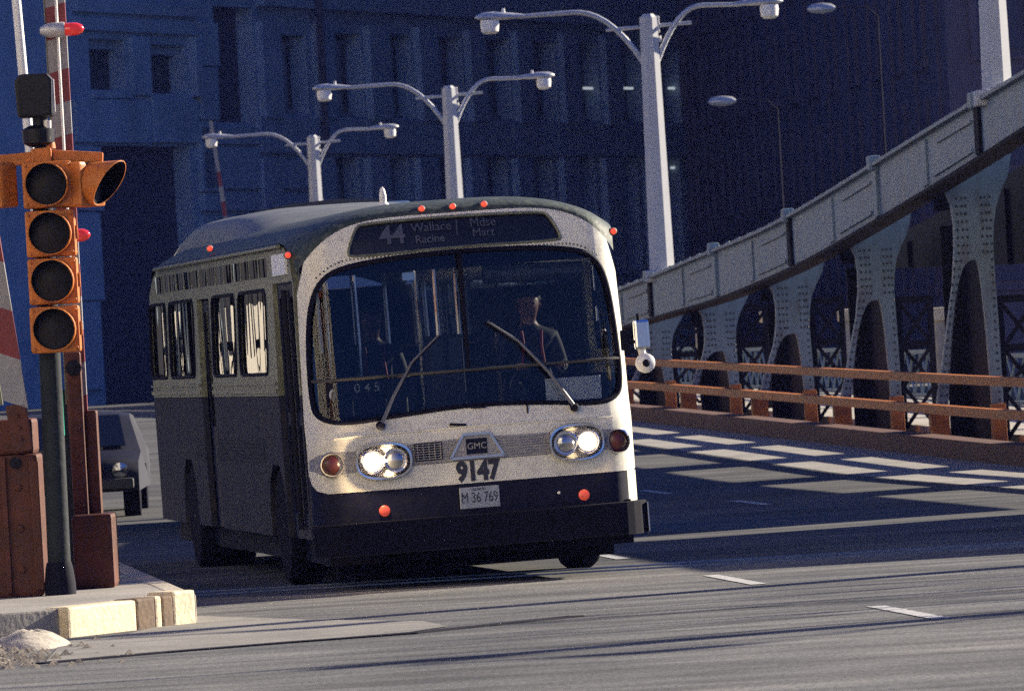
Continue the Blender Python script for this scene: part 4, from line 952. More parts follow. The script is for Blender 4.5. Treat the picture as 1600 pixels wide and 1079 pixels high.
for k, (ya, yb_) in enumerate(((6.78, 7.25), (7.27, 7.74))):
    lf = panel('door_leaf', MT['busdark'], rrect(ya, yb_, 0.42, 2.40, 0.02, 2), [rrect(ya + 0.07, yb_ - 0.07, 1.3, 2.3, 0.05, 3)], bus, warp=lambda a, b: (-HW + 0.06, a, b), thick=0.03, smooth=False, tdir=(1, 0, 0))
    MB().box(-HW + 0.07, -HW + 0.075, ya + 0.06, yb_ - 0.06, 1.29, 2.31).build('door_glass', MT['glassside'], lf)
# wheel housings and sills close the underside
for s in (-1, 1):
    for ya, yb_ in ((1.9, 3.15), (8.7, 9.95)):
        MB().box(min(s * 0.86, s * 0.90), max(s * 0.86, s * 0.90), ya, yb_, 0.14, 1.0).build('wheel_housing', MT['black'], bus)
MB().box(-1.1, 1.1, 0.5, 0.56, 0.13, 0.35).build('air_dam', MT['black'], bus)
# rear wall, floor, ceiling
MB().box(-1.24, 1.24, 12.06, 12.12, 0.45, 2.45).build('rear_wall', MT['busgreen'], bus, bevel=0.02)
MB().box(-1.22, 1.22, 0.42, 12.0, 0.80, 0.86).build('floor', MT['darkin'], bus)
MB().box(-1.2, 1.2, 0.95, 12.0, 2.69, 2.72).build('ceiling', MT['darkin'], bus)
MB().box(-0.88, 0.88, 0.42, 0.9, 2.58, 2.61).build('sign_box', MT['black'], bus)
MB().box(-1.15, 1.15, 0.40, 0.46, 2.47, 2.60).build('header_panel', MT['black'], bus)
# dash and fittings
dash = MB(); dash.prism([(0.12, 1.20), (0.50, 1.20), (0.50, 1.33), (0.14, 1.36)], -1.05, 1.08, 'yz'); dash.build('dashboard', MT['black'], bus)
MB().box(-1.1, 1.1, 0.16, 0.4, 0.86, 1.2).build('dash_front', MT['black'], bus)
card = MB().box(0.60, 1.04, F(.85, 1.43) + 0.055, F(.85, 1.43) + 0.06, 1.365, 1.545).build('dash_card', MT['paperglare'], bus)
card.rotation_euler = (0, 0, 0)
rs = MB().box(-1.12, -0.42, F(-.8, 1.5) + 0.07, F(-.8, 1.5) + 0.075, 1.36, 1.645).build('run_sign', MT['black'], bus)
text_obj('run_number', '0', 0.11, MT['plate'], lambda a, b, c: (a - 1.075, F(-.8, 1.5) + 0.068 - c * .5, 1.545 + b), rs, bold=0.002)
text_obj('run_number', '0 4 5', 0.10, MT['plate'], lambda a, b, c: (a - 0.80, F(-.8, 1.5) + 0.068 - c * .5, 1.585 + b), rs, bold=0.0005)
for x in (-0.92, -0.66, -0.50):
    MB().tube([(x, F(x, 1.45) + 0.06, 1.37), (x, F(x, 1.45) + 0.062, 1.49)], 0.006, 6).build('card_edge', MT['alu'], rs)
MB().tube([(x, F(x, 1.665) - 0.008, 1.665) for x in np.linspace(-1.22, 1.205, 31)], 0.012, 6).build('windscreen_bar', MT['rim'], bus, smooth=True)
MB().box(-0.012, 0.012, F(0, 2.0) - 0.03, F(0, 2.0) + 0.1, 1.67, 2.59).build('windscreen_pillar', MT['black'], bus)
# sun visor roll, inner mirror, farebox, partition
MB().tube([(0.22, 0.46, 2.40), (1.0, 0.46, 2.38)], 0.075, 10).build('visor_roll', MT['truckbox'], bus)
MB().box(-0.40, -0.30, 0.60, 0.64, 2.40, 2.46).build('interior_mirror', MT['chrome'], bus)
fb = MB().box(-0.22, 0.06, 0.75, 1.0, 0.86, 1.95).build('farebox', MT['darkin'], bus, bevel=0.02)
MB().box(-0.20, 0.04, 0.735, 0.748, 1.66, 1.92).build('farebox_glass', MT['pane'], fb)
for x, y in ((-0.02, 1.55), (-0.62, 1.9), (-0.86, 1.95), (-1.05, 2.05), (-0.12, 1.9), (0.22, 2.05), (0.3, 4.5), (-0.3, 4.5), (0.3, 7.0), (-0.3, 7.0)):
    MB().tube([(x, y, 0.86), (x, y, 2.69)], 0.019, 8).build('grab_pole', MT['chrome'], bus, smooth=True)
MB().tube([(0.42, 0.62 + 0.0, 1.42), (0.62, 0.8, 0.9)], 0.03, 8).build('steering_column', MT['black'], bus)
st = [(0.62 + 0.24 * math.cos(a), 0.66 + 0.07 * math.sin(a), 1.47 + 0.20 * math.sin(a)) for a in np.linspace(0, 2 * math.pi, 25)]
MB().tube(st, 0.016, 6, caps=False).build('steering_wheel', MT['black'], bus, smooth=True)
MB().box(0.3, 1.2, 1.75, 1.78, 0.86, 2.3).build('driver_partition', MT['darkin'], bus)
ds = MB().box(0.42, 0.92, 1.05, 1.5, 1.28, 1.38).build('driver_seat', MT['seat'], bus, bevel=0.03)
MB().box(0.42, 0.92, 1.5, 1.6, 1.3, 1.95).build('seat_back', MT['seat'], ds, bevel=0.04)
sm = MB().box(-0.44, 0.44, -0.22, 0.22, 0, 0.09).mesh('seat_cushion', MT['seat'], bevel=0.03)
bm_ = MB().box(-0.44, 0.44, 0.20, 0.27, 0.05, 0.62).mesh('seat_back', MT['seat'], bevel=0.03)
for k in range(10):
    for x in (-0.78, 0.78):
        y = 2.9 + k * 0.88
        if x < 0 and 6.5 < y < 7.9: continue
        q = link('passenger_seat', sm, bus); q.location = (x, y, 1.25); link('seat_back', bm_, q)
# wipers
for pts in ([(-0.735, 1.285), (-0.62, 1.50), (-0.45, 1.76), (-0.22, 1.955)], [(0.80, 1.31), (0.62, 1.60), (0.40, 1.86), (0.17, 2.03)]):
    off = -0.055
    w = MB().tube([(p[0], F(*p) + off, p[1]) for p in pts], [0.016, 0.013, 0.009, 0.007], 6).build('wiper_arm', MT['wiper'], bus, smooth=True)
    MB().tube([(p[0] + 0.012, F(*p) + off + 0.025, p[1] - 0.008) for p in pts[1:]], 0.008, 5).build('wiper_blade', MT['black'], w)
    MB().lathe([(0.035, 0.05), (0.034, -0.05), (0.02, -0.075)], (pts[0][0], F(*pts[0]), pts[0][1]), 'y', 12).build('wiper_pivot', MT['black'], w)
# scratches and small hand holds on the nose
MB().bar((-0.20, F(0, 1.23) - 0.008, 1.255), (-0.07, F(0, 1.23) - 0.008, 1.24), 0.03, 0.018).build('nose_handle', MT['black'], bus, bevel=0.005)
MB().bar((-0.02, F(0, 1.36) - 0.008, 1.375), (0.10, F(0, 1.36) - 0.008, 1.37), 0.03, 0.022).build('nose_handle', MT['black'], bus, bevel=0.005)
MB().box(0.42, 0.432, F(.4, 1.3) - 0.004, F(.4, 1.3) + 0.003, 1.29, 1.37).build('seam', MT['black'], bus)
# mirrors on the driver's side and door side
mm = MB().tube([(1.22, 0.12, 1.75), (1.36, 0.08, 1.80), (1.36, 0.08, 2.0)], 0.014, 6).build('mirror_bracket', MT['black'], bus)
MB().box(1.315, 1.435, 0.03, 0.10, 1.72, 1.95).build('mirror', MT['chrome'], mm, bevel=0.02)
MB().lathe([(0.075, 0.03), (0.078, -0.01), (0.06, -0.03), (0.003, -0.042)], (1.385, 0.05, 1.61), 'y', 20).build('round_mirror', MT['whitepole'], mm, smooth=True)
MB().lathe([(0.03, -0.041), (0.02, -0.05), (0.002, -0.052)], (1.385, 0.045, 1.61), 'y', 12).build('mirror_boss', MT['black'], mm)
MB().tube([(1.385, 0.06, 1.61), (1.36, 0.08, 1.75)], 0.03, 6).build('mirror_arm', MT['whitepole'], mm)
MB().box(1.215, 1.275, 0.03, 0.14, 1.72, 1.88).build('mirror_mount', MT['black'], mm, bevel=0.01)
# wheels
def wheel(x, y, parent, r=0.49, w=0.26, dz=0.0):
    t = MB().lathe([(0.30, -w / 2), (r - 0.04, -w / 2), (r, -w / 2 + 0.05), (r, w / 2 - 0.05), (r - 0.04, w / 2), (0.30, w / 2)], (x, y, r + dz), 'x', 32).build('tyre', MT['tyre'], parent, smooth=True)
    MB().lathe([(0.04, -w / 2 - 0.0), (0.14, -w / 2 + 0.02), (0.22, -w / 2 + 0.06), (0.29, -w / 2 + 0.0), (0.30, w / 2), (0.22, w / 2 - 0.06), (0.14, w / 2 - 0.02), (0.04, w / 2)], (x, y, r + dz), 'x', 24).build('rim', MT['rim'], t, smooth=True)
for x, dz in ((-1.12, 0.02), (1.13, -0.03)): wheel(x, 2.52, bus, w=0.28, dz=dz)
for x in (-1.02, 1.02): wheel(x, 9.32, bus, w=0.5)

# ------------------------------------------------------------------ people: one continuous skinned body each
def person(label, loc, rotz, hand_fwd=0.45, jacket='jacket', lean=0.0, red=True, scale=1.0):
    """Seated figure, facing -y in its own frame; origin at the seat surface under the hips."""
    V = []; Rr = []; E_ = []
    def v(p, r): V.append(p); Rr.append(r); return len(V) - 1
    def chain(a, pts):
        for p, r in pts:
            b = v(p, r); E_.append((a, b)); a = b
        return a
    pel = v((0, 0, 0.10), 0.15)
    ch = chain(pel, [((0, lean * .3, 0.26), 0.145), ((0, lean * .7, 0.42), 0.165), ((0, lean, 0.52), 0.13)])
    nk = chain(ch, [((0, lean - 0.01, 0.61), 0.06), ((0, lean - 0.02, 0.67), 0.066), ((0, lean - 0.035, 0.735), 0.092), ((0, lean - 0.03, 0.80), 0.10), ((0, lean - 0.02, 0.855), 0.075)])
    for s in (-1, 1):
        k = chain(pel, [((s * 0.11, -0.10, 0.09), 0.095), ((s * 0.14, -0.44, 0.08), 0.07), ((s * 0.14, -0.46, -0.12), 0.055), ((s * 0.14, -0.42, -0.36), 0.04), ((s * 0.14, -0.52, -0.41), 0.035)])
        el = chain(ch, [((s * 0.19, lean, 0.50), 0.07), ((s * 0.25, lean - 0.08, 0.28), 0.048), ((s * 0.20, -hand_fwd * .7, 0.24), 0.038), ((s * 0.17, -hand_fwd, 0.28), 0.028), ((s * 0.165, -hand_fwd - 0.05, 0.29), 0.032)])
        for f in range(4):
            o = (f - 1.5) * 0.02; l_ = (0.035, 0.042, 0.04, 0.03)[f]
            chain(el, [((s * 0.165 + o, -hand_fwd - 0.09, 0.29), 0.0095), ((s * 0.165 + o, -hand_fwd - 0.09 - l_, 0.275), 0.009), ((s * 0.165 + o, -hand_fwd - 0.085 - l_, 0.25), 0.008)])
        chain(el, [((s * 0.165 - s * 0.038, -hand_fwd - 0.06, 0.285), 0.011), ((s * 0.165 - s * 0.045, -hand_fwd - 0.095, 0.27), 0.010)])
    me = bpy.data.meshes.new('person'); me.from_pydata(V, E_, [])
    tmp = bpy.data.objects.new('person_tmp', me); COL.objects.link(tmp)
    md = tmp.modifiers.new('skin', 'SKIN'); md.use_smooth_shade = True
    for i, sv in enumerate(me.skin_vertices[0].data): sv.radius = (Rr[i], Rr[i]); sv.use_root = (i == 0)
    ss = tmp.modifiers.new('sub', 'SUBSURF'); ss.levels = 2; ss.render_levels = 2
    dg = bpy.context.evaluated_depsgraph_get()
    body = bpy.data.meshes.new_from_object(tmp.evaluated_get(dg), depsgraph=dg)
    bpy.data.objects.remove(tmp); bpy.data.meshes.remove(me)
    body.name = 'person'; body.materials.clear()
    for m in (jacket, 'skin', 'trousers'): body.materials.append(MT[m])
    for p in body.polygons:
        c = p.center; p.use_smooth = True
        p.material_index = 1 if (c.z > 0.60 or (c.y < -hand_fwd + 0.0 and c.z > 0.2)) else (2 if c.z < 0.13 else 0)
    # face relief: nose, brow, chin
    for vtx in body.vertices:
        x, y, z = vtx.co
        if z > 0.68 and y < lean - 0.06:
            if abs(x) < 0.016 and 0.735 < z < 0.785: vtx.co.y -= 0.022
            if abs(x) > 0.02 and abs(x) < 0.05 and 0.775 < z < 0.80: vtx.co.y += 0.008
    o = link('person', body); o['label'] = label; o['category'] = 'person'
    o.location = loc; o.rotation_euler = (0, 0, rotz); o.scale = (scale,) * 3
    hr = MB(); n = 14; vs = []
    for i, (zz, rr) in enumerate(((0.735, 0.10), (0.80, 0.115), (0.86, 0.10), (0.905, 0.06), (0.92, 0.01))):
        for j in range(n):
            a = 2 * math.pi * j / n; yy = math.sin(a)
            cut = 0.055 if (yy < -0.2 and i < 2) else 0
            vs.append((rr * math.cos(a), lean - 0.02 + rr * yy * 1.08 + cut, zz))
    hr.add(vs, [(i * n + j, i * n + (j + 1) % n, (i + 1) * n + (j + 1) % n, (i + 1) * n + j) for i in range(4) for j in range(n)] + [tuple(4 * n + j for j in range(n))])
    hr.build('hair', MT['hair'], o, smooth=True)
    for s in (-1, 1):
        MB().lathe([(0.028, -0.006), (0.024, 0.006), (0.006, 0.009)], (s * 0.098, lean - 0.02, 0.755), 'x', 10).build('ear', MT['skin'], o, smooth=True)
        MB().lathe([(0.012, 0.004), (0.009, -0.004), (0.002, -0.006)], (s * 0.034, lean - 0.122, 0.775), 'y', 8).build('eye', MT['hair'], o)
        if red: MB().tube([(s * 0.08, lean - 0.14, 0.56), (s * 0.07, lean - 0.168, 0.44), (s * 0.09, lean * .5 - 0.165, 0.28)], 0.013, 6).build('strap', MT['redcloth'], o)
    MB().bar((-0.022, lean - 0.122, 0.705), (0.022, lean - 0.122, 0.705), 0.008, 0.006).build('mouth', MT['hair'], o)
    return o
bus_m = Matrix.Translation(bus.location) @ bus.rotation_euler.to_matrix().to_4x4()
def in_bus(x, y, z): return bus_m @ Vector((x, y, z))
person('driver in a dark uniform with red straps seated behind the right half of the windscreen', in_bus(0.66, 1.28, 1.37), R(2.3), 0.46)
person('passenger in a dark coat with red straps seated near the middle of the bus', in_bus(-0.40, 2.86, 1.335), R(2.3), 0.30)
person('dim passenger in dark clothes seated at the back behind the others', in_bus(0.78, 4.66, 1.335), R(2.3), 0.28, red=False)

# ------------------------------------------------------------------ signal, gates and machinery at the kerb
OX = on_z(95, 930, 0.2)
def local(x, y): # picture point -> metres beside and above the foot of the signal
    u = ((x - 95) * math.cos(RHO) + (930 - y) * math.sin(RHO)) / 213.4; w = ((930 - y) * math.cos(RHO) - (x - 95) * math.sin(RHO)) / 213.4
    return u, w
OG = (OX.x, OX.y, 0.205)
sg = thing('traffic_signal', 'yellow four section traffic signal on a grey pole with side heads', 'traffic signal', OG, (0, 0, -TH))
MB().tube([(0.0, 0, 0), (0.03, 0, 3.1)], [0.085, 0.075], 16).build('pole', MT['signalpole'], sg, smooth=True)
MB().lathe([(0.115, 0), (0.115, 0.08), (0.10, 0.2), (0.09, 0.24)], (0, 0, 0), 'z', 16).build('pole_base', MT['black'], sg, smooth=True)
def visor(cx, cz, y0, r, ln, parent, rot=None, off=(0, 0)):
    """Cutaway visor: a tube open in front, longer at the top than below."""
    n = 24; vs = []; fs = []
    for k, rr in ((0, r), (1, r), (2, r - 0.008), (3, r - 0.008)):
        for j in range(n):
            a = 2 * math.pi * j / n; up = (math.sin(a) + 1) / 2
            d = 0 if k in (0, 3) else ln * (0.10 + 0.90 * up ** 0.9)
            vs.append((cx + rr * math.cos(a), y0 - d, cz + rr * math.sin(a)))
    for k in range(3):
        for j in range(n): fs.append((k * n + j, k * n + (j + 1) % n, (k + 1) * n + (j + 1) % n, (k + 1) * n + j))
    mb = MB(); mb.v = vs; mb.f = fs; mb.mi = [0] * n + [0] * n + [1] * n
    return mb.build('visor', [MT['signal'], MT['visorin']], parent, smooth=True)
def section(cx, cz, yc, parent, w=0.36, h=0.34, vis=0.2, name='signal_section'):
    b = MB().box(cx - w / 2, cx + w / 2, yc - 0.09, yc + 0.11, cz - h / 2 - 0.0, cz + h / 2 - 0.0015).build(name, MT['signal'], parent, bevel=0.022)
    MB().lathe([(0.155, 0.0), (0.155, -0.012), (0.06, -0.03), (0.003, -0.034)], (cx, yc - 0.095, cz), 'y', 24).build('lens', MT['lensdark'], b, smooth=True)
    visor(cx, cz, yc - 0.095, 0.158, vis, b)
    for s in (-1, 1):
        for t in (-1, 1): MB().lathe([(0.013, 0), (0.011, -0.008), (0.003, -0.01)], (cx + s * (w / 2 - 0.025), yc - 0.092, cz + t * (h / 2 - 0.03)), 'y', 8).build('screw', MT['signal'], b)
    MB().box(cx + w / 2 - 0.004, cx + w / 2 + 0.018, yc - 0.06, yc - 0.02, cz - 0.05, cz + 0.05).build('hinge', MT['signal'], b)
    return b
for (x, y) in ((77, 291), (82, 367), (86, 441), (89, 516)):
    u, w = local(x, y); section(u, w, -0.16, sg)
u0, w0 = local(67, 246)
cb = MB().box(u0 - 0.075, u0 + 0.075, -0.2, -0.04, w0 - 0.055, w0 + 0.055).build('bracket_hub', MT['signal'], sg, bevel=0.015)
ul, wl_ = local(-14, 252); ur, wr = local(162, 243)
MB().bar((u0 - 0.06, -0.11, w0 - 0.01), (ul - 0.05, -0.11, wl_ - 0.02), 0.07, 0.09).build('bracket_arm', MT['signal'], cb, bevel=0.015)
MB().bar((u0 + 0.06, -0.11, w0), (ur, -0.11, wr - 0.03), 0.07, 0.085).build('bracket_arm', MT['signal'], cb, bevel=0.015)
MB().tube([(u0 + 0.05, -0.11, w0 + 0.05), (u0 + 0.05, -0.11, w0 + 0.095), (u0 + 0.05, -0.11, w0 + 0.11)], [0.055, 0.05, 0.02], 10).build('hub_cap', MT['signal'], cb, smooth=True)
def side_head(uc, wc, ang, nm):
    h = bpy.data.objects.new(nm, None)
    root = MB().box(-0.17, 0.17, -0.06, 0.12, -0.165, 0.165).build(nm, MT['signal'], sg, bevel=0.022)
    root.location = (uc, -0.11, wc); root.rotation_euler = (0, 0, ang)
    MB().lathe([(0.155, 0.0), (0.155, -0.012), (0.06, -0.03), (0.003, -0.034)], (0, -0.062, 0), 'y', 24).build('lens', MT['lensdark'], root, smooth=True)
    visor(0, 0, -0.062, 0.158, 0.25, root)
    bpy.data.objects.remove(h)
u, w = local(140, 290); side_head(u - 0.02, w, R(62), 'signal_section')
u, w = local(-14, 293); side_head(u, w, R(-40), 'signal_section')
# black lamp housing above, seen from behind
u, w = local(57, 154)
bell = thing('signal_lamp', 'black boxy lamp housing standing on top of the yellow signal bracket', 'lamp', OG, (0, 0, -TH))
MB().prism([(u - 0.13, w - 0.15), (u + 0.125, w - 0.15), (u + 0.135, w + 0.12), (u + 0.10, w + 0.165), (u - 0.10, w + 0.165), (u - 0.14, w + 0.12)], -0.26, 0.02).build('lamp_housing', MT['blackbox'], bell, bevel=0.02)
MB().box(u + 0.132, u + 0.145, -0.20, -0.17, w - 0.12, w + 0.12).build('housing_edge', MT['whitepole'], bell)
u2, w2 = local(66, 215)
MB().tube([(u2, -0.12, w0 + 0.05), (u2, -0.12, w - 0.14)], 0.055, 12).build('neck', MT['blackbox'], bell)
MB().lathe([(0.06, -0.10), (0.115, -0.07), (0.12, 0.03), (0.06, 0.06)], (u2 - 0.02, -0.12, w2 + 0.02), 'z', 12).build('collar', MT['blackbox'], bell, smooth=True)
MB().tube([(u2 + 0.05, -0.17, w2 - 0.03), (u2 + 0.055, -0.17, w2 + 0.11)], 0.028, 8).build('conduit', MT['lampglass'], bell)

def striped_arm(root, a, b, wid, thick, seg, start_red, skew=0.25):
    a = Vector(a); b = Vector(b); d = (b - a).normalized(); L = (b - a).length; s = 0; k = 0
    sx = Vector((1, 0, 0)); sx = (sx - d * sx.dot(d)).normalized(); sy = Vector((0, thick / 2, 0))
    while s < L - 1e-3:
        e = min(L, s + seg)
        def P(side, t): return a + d * (t + side * skew * wid / 2) + sx * side * wid / 2
        p = [P(-1, s), P(1, s), P(1, e), P(-1, e)]
        MB().hexa([q - sy for q in p] + [q + sy for q in p]).build('arm_band', MT['stripered'] if (k % 2 == 0) == start_red else MT['stripewhite'], root)
        s = e; k += 1
# gate behind the signal: raised vertical arm with two red lamps, red gear housing
gate = thing('crossing_gate', 'red and white crossing gate raised upright behind the traffic signal', 'crossing gate', (OX.x + 0.06, OX.y + 1.3, 0.205), (0, 0, -TH))
k_ = (53.4 + 1.3) / 53.4
def lg(x, y):
    u, w = local(x, y); return (u * k_, w * k_)
u, w = lg(121, 640)
ue, we = lg(78, -60)
uw, ww = lg(103, 245)
striped_arm(gate, (u, 0, w - 0.2), (u + 0.0, 0, we + 0.2), 0.15, 0.07, 0.245, True)
MB().tube([(u + 0.01, -0.07, w + 0.8), (u + 0.012, -0.07, we)], 0.011, 6).build('conduit', MT['whitepole'], gate)
MB().box(u - 0.085, u - 0.077, -0.04, 0.04, w, we).build('arm_edge', MT['alu'], gate)
for (x, y) in ((110, 57), (120, 378)):
    a_, b_ = lg(x, y)
    base_ = MB().lathe([(0.03, -0.22), (0.055, -0.16), (0.06, -0.05), (0.055, -0.035)], (a_ + 0.0, -0.11, b_), 'x', 14).build('lamp_base', MT['lamphead'], gate, smooth=True)
    MB().lathe([(0.046, -0.04), (0.05, 0.0), (0.047, 0.06), (0.03, 0.095), (0.004, 0.11)], (a_, -0.11, b_), 'x', 16).build('red_lamp', MT['redlens'], base_, smooth=True)
x0, z1 = lg(105, 560); x1, z0 = lg(141, 815)
col_ = MB().box(x0 - 0.01, x1, -0.14, 0.10, 0.0, z1).build('arm_column', MT['housing'], gate, bevel=0.02)
MB().box(x1 + 0.004, lg(154, 700)[0], -0.06, 0.14, 0.0, lg(150, 650)[1]).build('counterweight', MT['housing'], gate, bevel=0.02)
MB().box(x0 - 0.02, lg(181, 860)[0], -0.32, 0.35, 0.0, lg(140, 812)[1]).build('gear_housing', MT['housing'], gate, bevel=0.03)
for zz in (0.30, 0.62, 0.95, 1.2): MB().lathe([(0.022, 0), (0.02, -0.015), (0.005, -0.02)], ((x0 + x1) / 2, -0.142, zz), 'y', 6).build('bolt', MT['housing'], col_)
MB().lathe([(0.06, 0), (0.06, -0.02), (0.02, -0.03)], (x0 + 0.05, -0.142, z1 - 0.12), 'y', 14).build('hub_disc', MT['trussdark'], col_)
# second gate at the left edge
g2 = thing('crossing_gate', 'orange red gate machine with a leaning striped arm at the left edge', 'crossing gate', (OX.x - 0.05, OX.y + 0.25, 0.205), (0, 0, -TH))
xl, _ = local(-75, 800); xr, _ = local(79, 800); zt = local(45, 655)[1]
bd = MB().box(xl, xr, -0.25, 0.4, 0.0, zt * 0.80).build('gear_housing', MT['housing'], g2, bevel=0.03)
MB().box(xl + 0.05, xr - 0.02, -0.21, 0.38, zt * 0.80, zt).build('upper_housing', MT['housing'], g2, bevel=0.03)
MB().box(xr - 0.27, xr - 0.235, -0.285, -0.25, 0.03, zt * 0.79).build('housing_rib', MT['housing'], bd)
MB().box(xr - 0.06, xr + 0.005, -0.28, -0.25, 0.04, zt * 0.76).build('housing_flange', MT['housing'], bd, bevel=0.01)
for zz in (0.2, 0.5, 0.8): MB().lathe([(0.03, 0), (0.026, -0.018), (0.006, -0.024)], (xr - 0.15, -0.25, zz), 'y', 6).build('bolt', MT['housing'], bd)
for zz in (0.86, 0.98): MB().lathe([(0.045, 0), (0.04, -0.03), (0.01, -0.035)], (xr - 0.36 + 0.2 * (zz > .9), -0.25, zz), 'y', 10).build('latch', MT['trussdark'], bd)
ua, wa = local(54, 705); ub, wb = local(42, 632)
MB().bar((ua, -0.31, wa), (ub, -0.31, wb), 0.15, 0.07, up=(0, 1, 0)).build('arm_bracket', MT['housing'], g2, bevel=0.01)
for t_ in (0.25, 0.5, 0.75): MB().lathe([(0.016, 0), (0.014, -0.012), (0.004, -0.016)], (ua + (ub - ua) * t_, -0.347, wa + (wb - wa) * t_), 'y', 6).build('bolt', MT['housing'], g2)
uc, wc = local(-5, 350); dd = (Vector((uc, 0, wc)) - Vector((ub, 0, wb)))
striped_arm(g2, (ub, -0.31, wb), Vector((ub, -0.31, wb)) + dd * 3.2, 0.17, 0.07, 0.36, False, skew=-0.5)
MB().bar((ub - 0.12, -0.27, wb), Vector((ub - 0.12, -0.27, wb)) + dd * 3.2, 0.05, 0.05).build('arm_tube', MT['alu'], g2)
# slim white pole behind, and a green lamp glimpsed between pole and housing
pb_ = at(108, 905, 60); pt_ = at(12, -130, 60)
wpole = thing('white_pole', 'slim white sunlit pole rising behind the black lamp housing', 'pole', (pb_.x, pb_.y, 0.2))
MB().tube([(0, 0, 0.0), (pt_.x - pb_.x, pt_.y - pb_.y, pt_.z)], [0.05, 0.036], 12).build('pole_shaft', MT['whitepole'], wpole, smooth=True)
MB().lathe([(0.12, 0), (0.12, 0.06), (0.07, 0.1)], (0, 0, 0), 'z', 12).build('pole_foot', MT['whitepole'], wpole)
gl = at(96, 660, 56.5)
gs = thing('pedestrian_signal', 'small green lit lamp on a dark stand glimpsed beside the grey pole', 'signal', (gl.x, gl.y, 0.2))
MB().box(-0.10, 0.10, 0.0, 0.2, 0, gl.z + 0.25 - 0.2).build('lamp_stand', MT['blackbox'], gs, bevel=0.01)
MB().box(0.0, 0.02, -0.012, -0.002, gl.z - 0.30, gl.z + 0.08).build('green_lamp', MT['green'], gs)

# ------------------------------------------------------------------ traffic behind the bus
def car(name, label, cat, loc, rotz, m):
    root = thing(name, label, cat, loc, (0, 0, rotz))
    prof = [(0.0, 0.36), (0.0, 0.62), (0.12, 0.80), (1.35, 0.92), (2.0, 1.38), (2.4, 1.44), (3.5, 1.40), (4.15, 0.98), (4.9, 0.90), (5.0, 0.6), (4.95, 0.36)]
    mb = MB(); secs = []
    for t in np.linspace(0, 1, 9):
        x = -0.92 + 1.84 * t; e = abs(2 * t - 1) ** 6
        secs.append([(x * (1 - 0.16 * max(0, (z - 0.92) / 0.52)), y + (0.10 * e if y < 1 else -0.1 * e if y > 4 else 0), z - 0.05 * e * (z > 0.5)) for y, z in prof])
    n = len(prof)
    mb.add([p for s_ in secs for p in s_], [(i * n + j, i * n + (j + 1) % n, (i + 1) * n + (j + 1) % n, (i + 1) * n + j) for i in range(8) for j in range(n)] + [tuple(range(n)), tuple(8 * n + j for j in range(n))])
    body = mb.build('body', m, root, smooth=True, autosmooth=0.9)
    MB().hexa([(-0.74, 1.36, 0.955), (0.74, 1.36, 0.955), (0.66, 1.95, 1.37), (-0.66, 1.95, 1.37), (-0.74, 1.33, 0.965), (0.74, 1.33, 0.965), (0.66, 1.92, 1.385), (-0.66, 1.92, 1.385)]).build('windscreen', MT['pane'], root)
    MB().box(-0.86, 0.86, -0.10, 0.04, 0.40, 0.54).build('bumper', MT['rim'], root, bevel=0.03)
    MB().box(-0.5, 0.5, -0.012, 0.02, 0.56, 0.72).build('grille', MT['black'], root)
    for s in (-1, 1):
        h_ = MB().lathe([(0.1, 0.02), (0.1, -0.02), (0.02, -0.03)], (s * 0.7, 0.03, 0.65), 'y', 16).build('headlight', MT['lamplens'], root, smooth=True)
        for y in (0.95, 3.95):
            MB().lathe([(0.19, -0.09), (0.33, -0.1), (0.335, 0.1), (0.19, 0.09)], (s * 0.80, y, 0.335), 'x', 20).build('wheel', MT['tyre'], root, smooth=True)
        MB().add([(s * 0.80, 1.75, 1.0), (s * 0.80, 3.7, 1.0), (s * 0.725, 3.4, 1.34), (s * 0.725, 2.15, 1.34)], [(0, 1, 2, 3)]).build('side_window', MT['pane'], root)
    return root
pc = on_z(222, 806, gz(91))
sed = car('sedan_car', 'low dark sedan half hidden between the gate machine and the bus', 'car', (pc.x - 0.93, pc.y + 0.1, gz(pc.y) + 0.004), R(-5.0), MT['carpaint'])
sed.scale = (1, 1, 0.9)
pc2 = at(372, 340, 79)
tk = thing('box_truck', 'dark box truck whose rounded top shows over the bus roof', 'truck', (pc2.x + 1.17, 78.0, gz(79) + 0.004))
TW = 1.17
mb = MB(); prof = [(-TW, 0.9), (-TW, 3.05), (-TW + 0.06, 3.3), (-TW + 0.22, 3.45), (-0.5, 3.52), (0, 3.55), (0.5, 3.52), (TW - 0.22, 3.45), (TW - 0.06, 3.3), (TW, 3.05), (TW, 0.9)]
mb.prism(prof, 1.9, 8.0); mb.build('cargo_box', MT['truckbox'], tk, smooth=True)
MB().hexa([(-1.05, 0.1, 0.6), (1.05, 0.1, 0.6), (1.05, 1.8, 0.6), (-1.05, 1.8, 0.6), (-1.0, 0.25, 1.7), (1.0, 0.25, 1.7), (1.0, 1.8, 1.7), (-1.0, 1.8, 1.7)]).build('cab', MT['truckblue'], tk, bevel=0.06)
MB().hexa([(-1.0, 0.26, 1.7), (1.0, 0.26, 1.7), (1.0, 1.8, 1.7), (-1.0, 1.8, 1.7), (-0.92, 0.6, 2.5), (0.92, 0.6, 2.5), (0.92, 1.8, 2.5), (-0.92, 1.8, 2.5)]).build('cab_roof', MT['truckblue'], tk, bevel=0.06)
MB().hexa([(-0.85, 0.29, 1.78), (0.85, 0.29, 1.78), (0.8, 0.56, 2.4), (-0.8, 0.56, 2.4), (-0.85, 0.26, 1.79), (0.85, 0.26, 1.79), (0.8, 0.53, 2.41), (-0.8, 0.53, 2.41)]).build('windscreen', MT['pane'], tk)
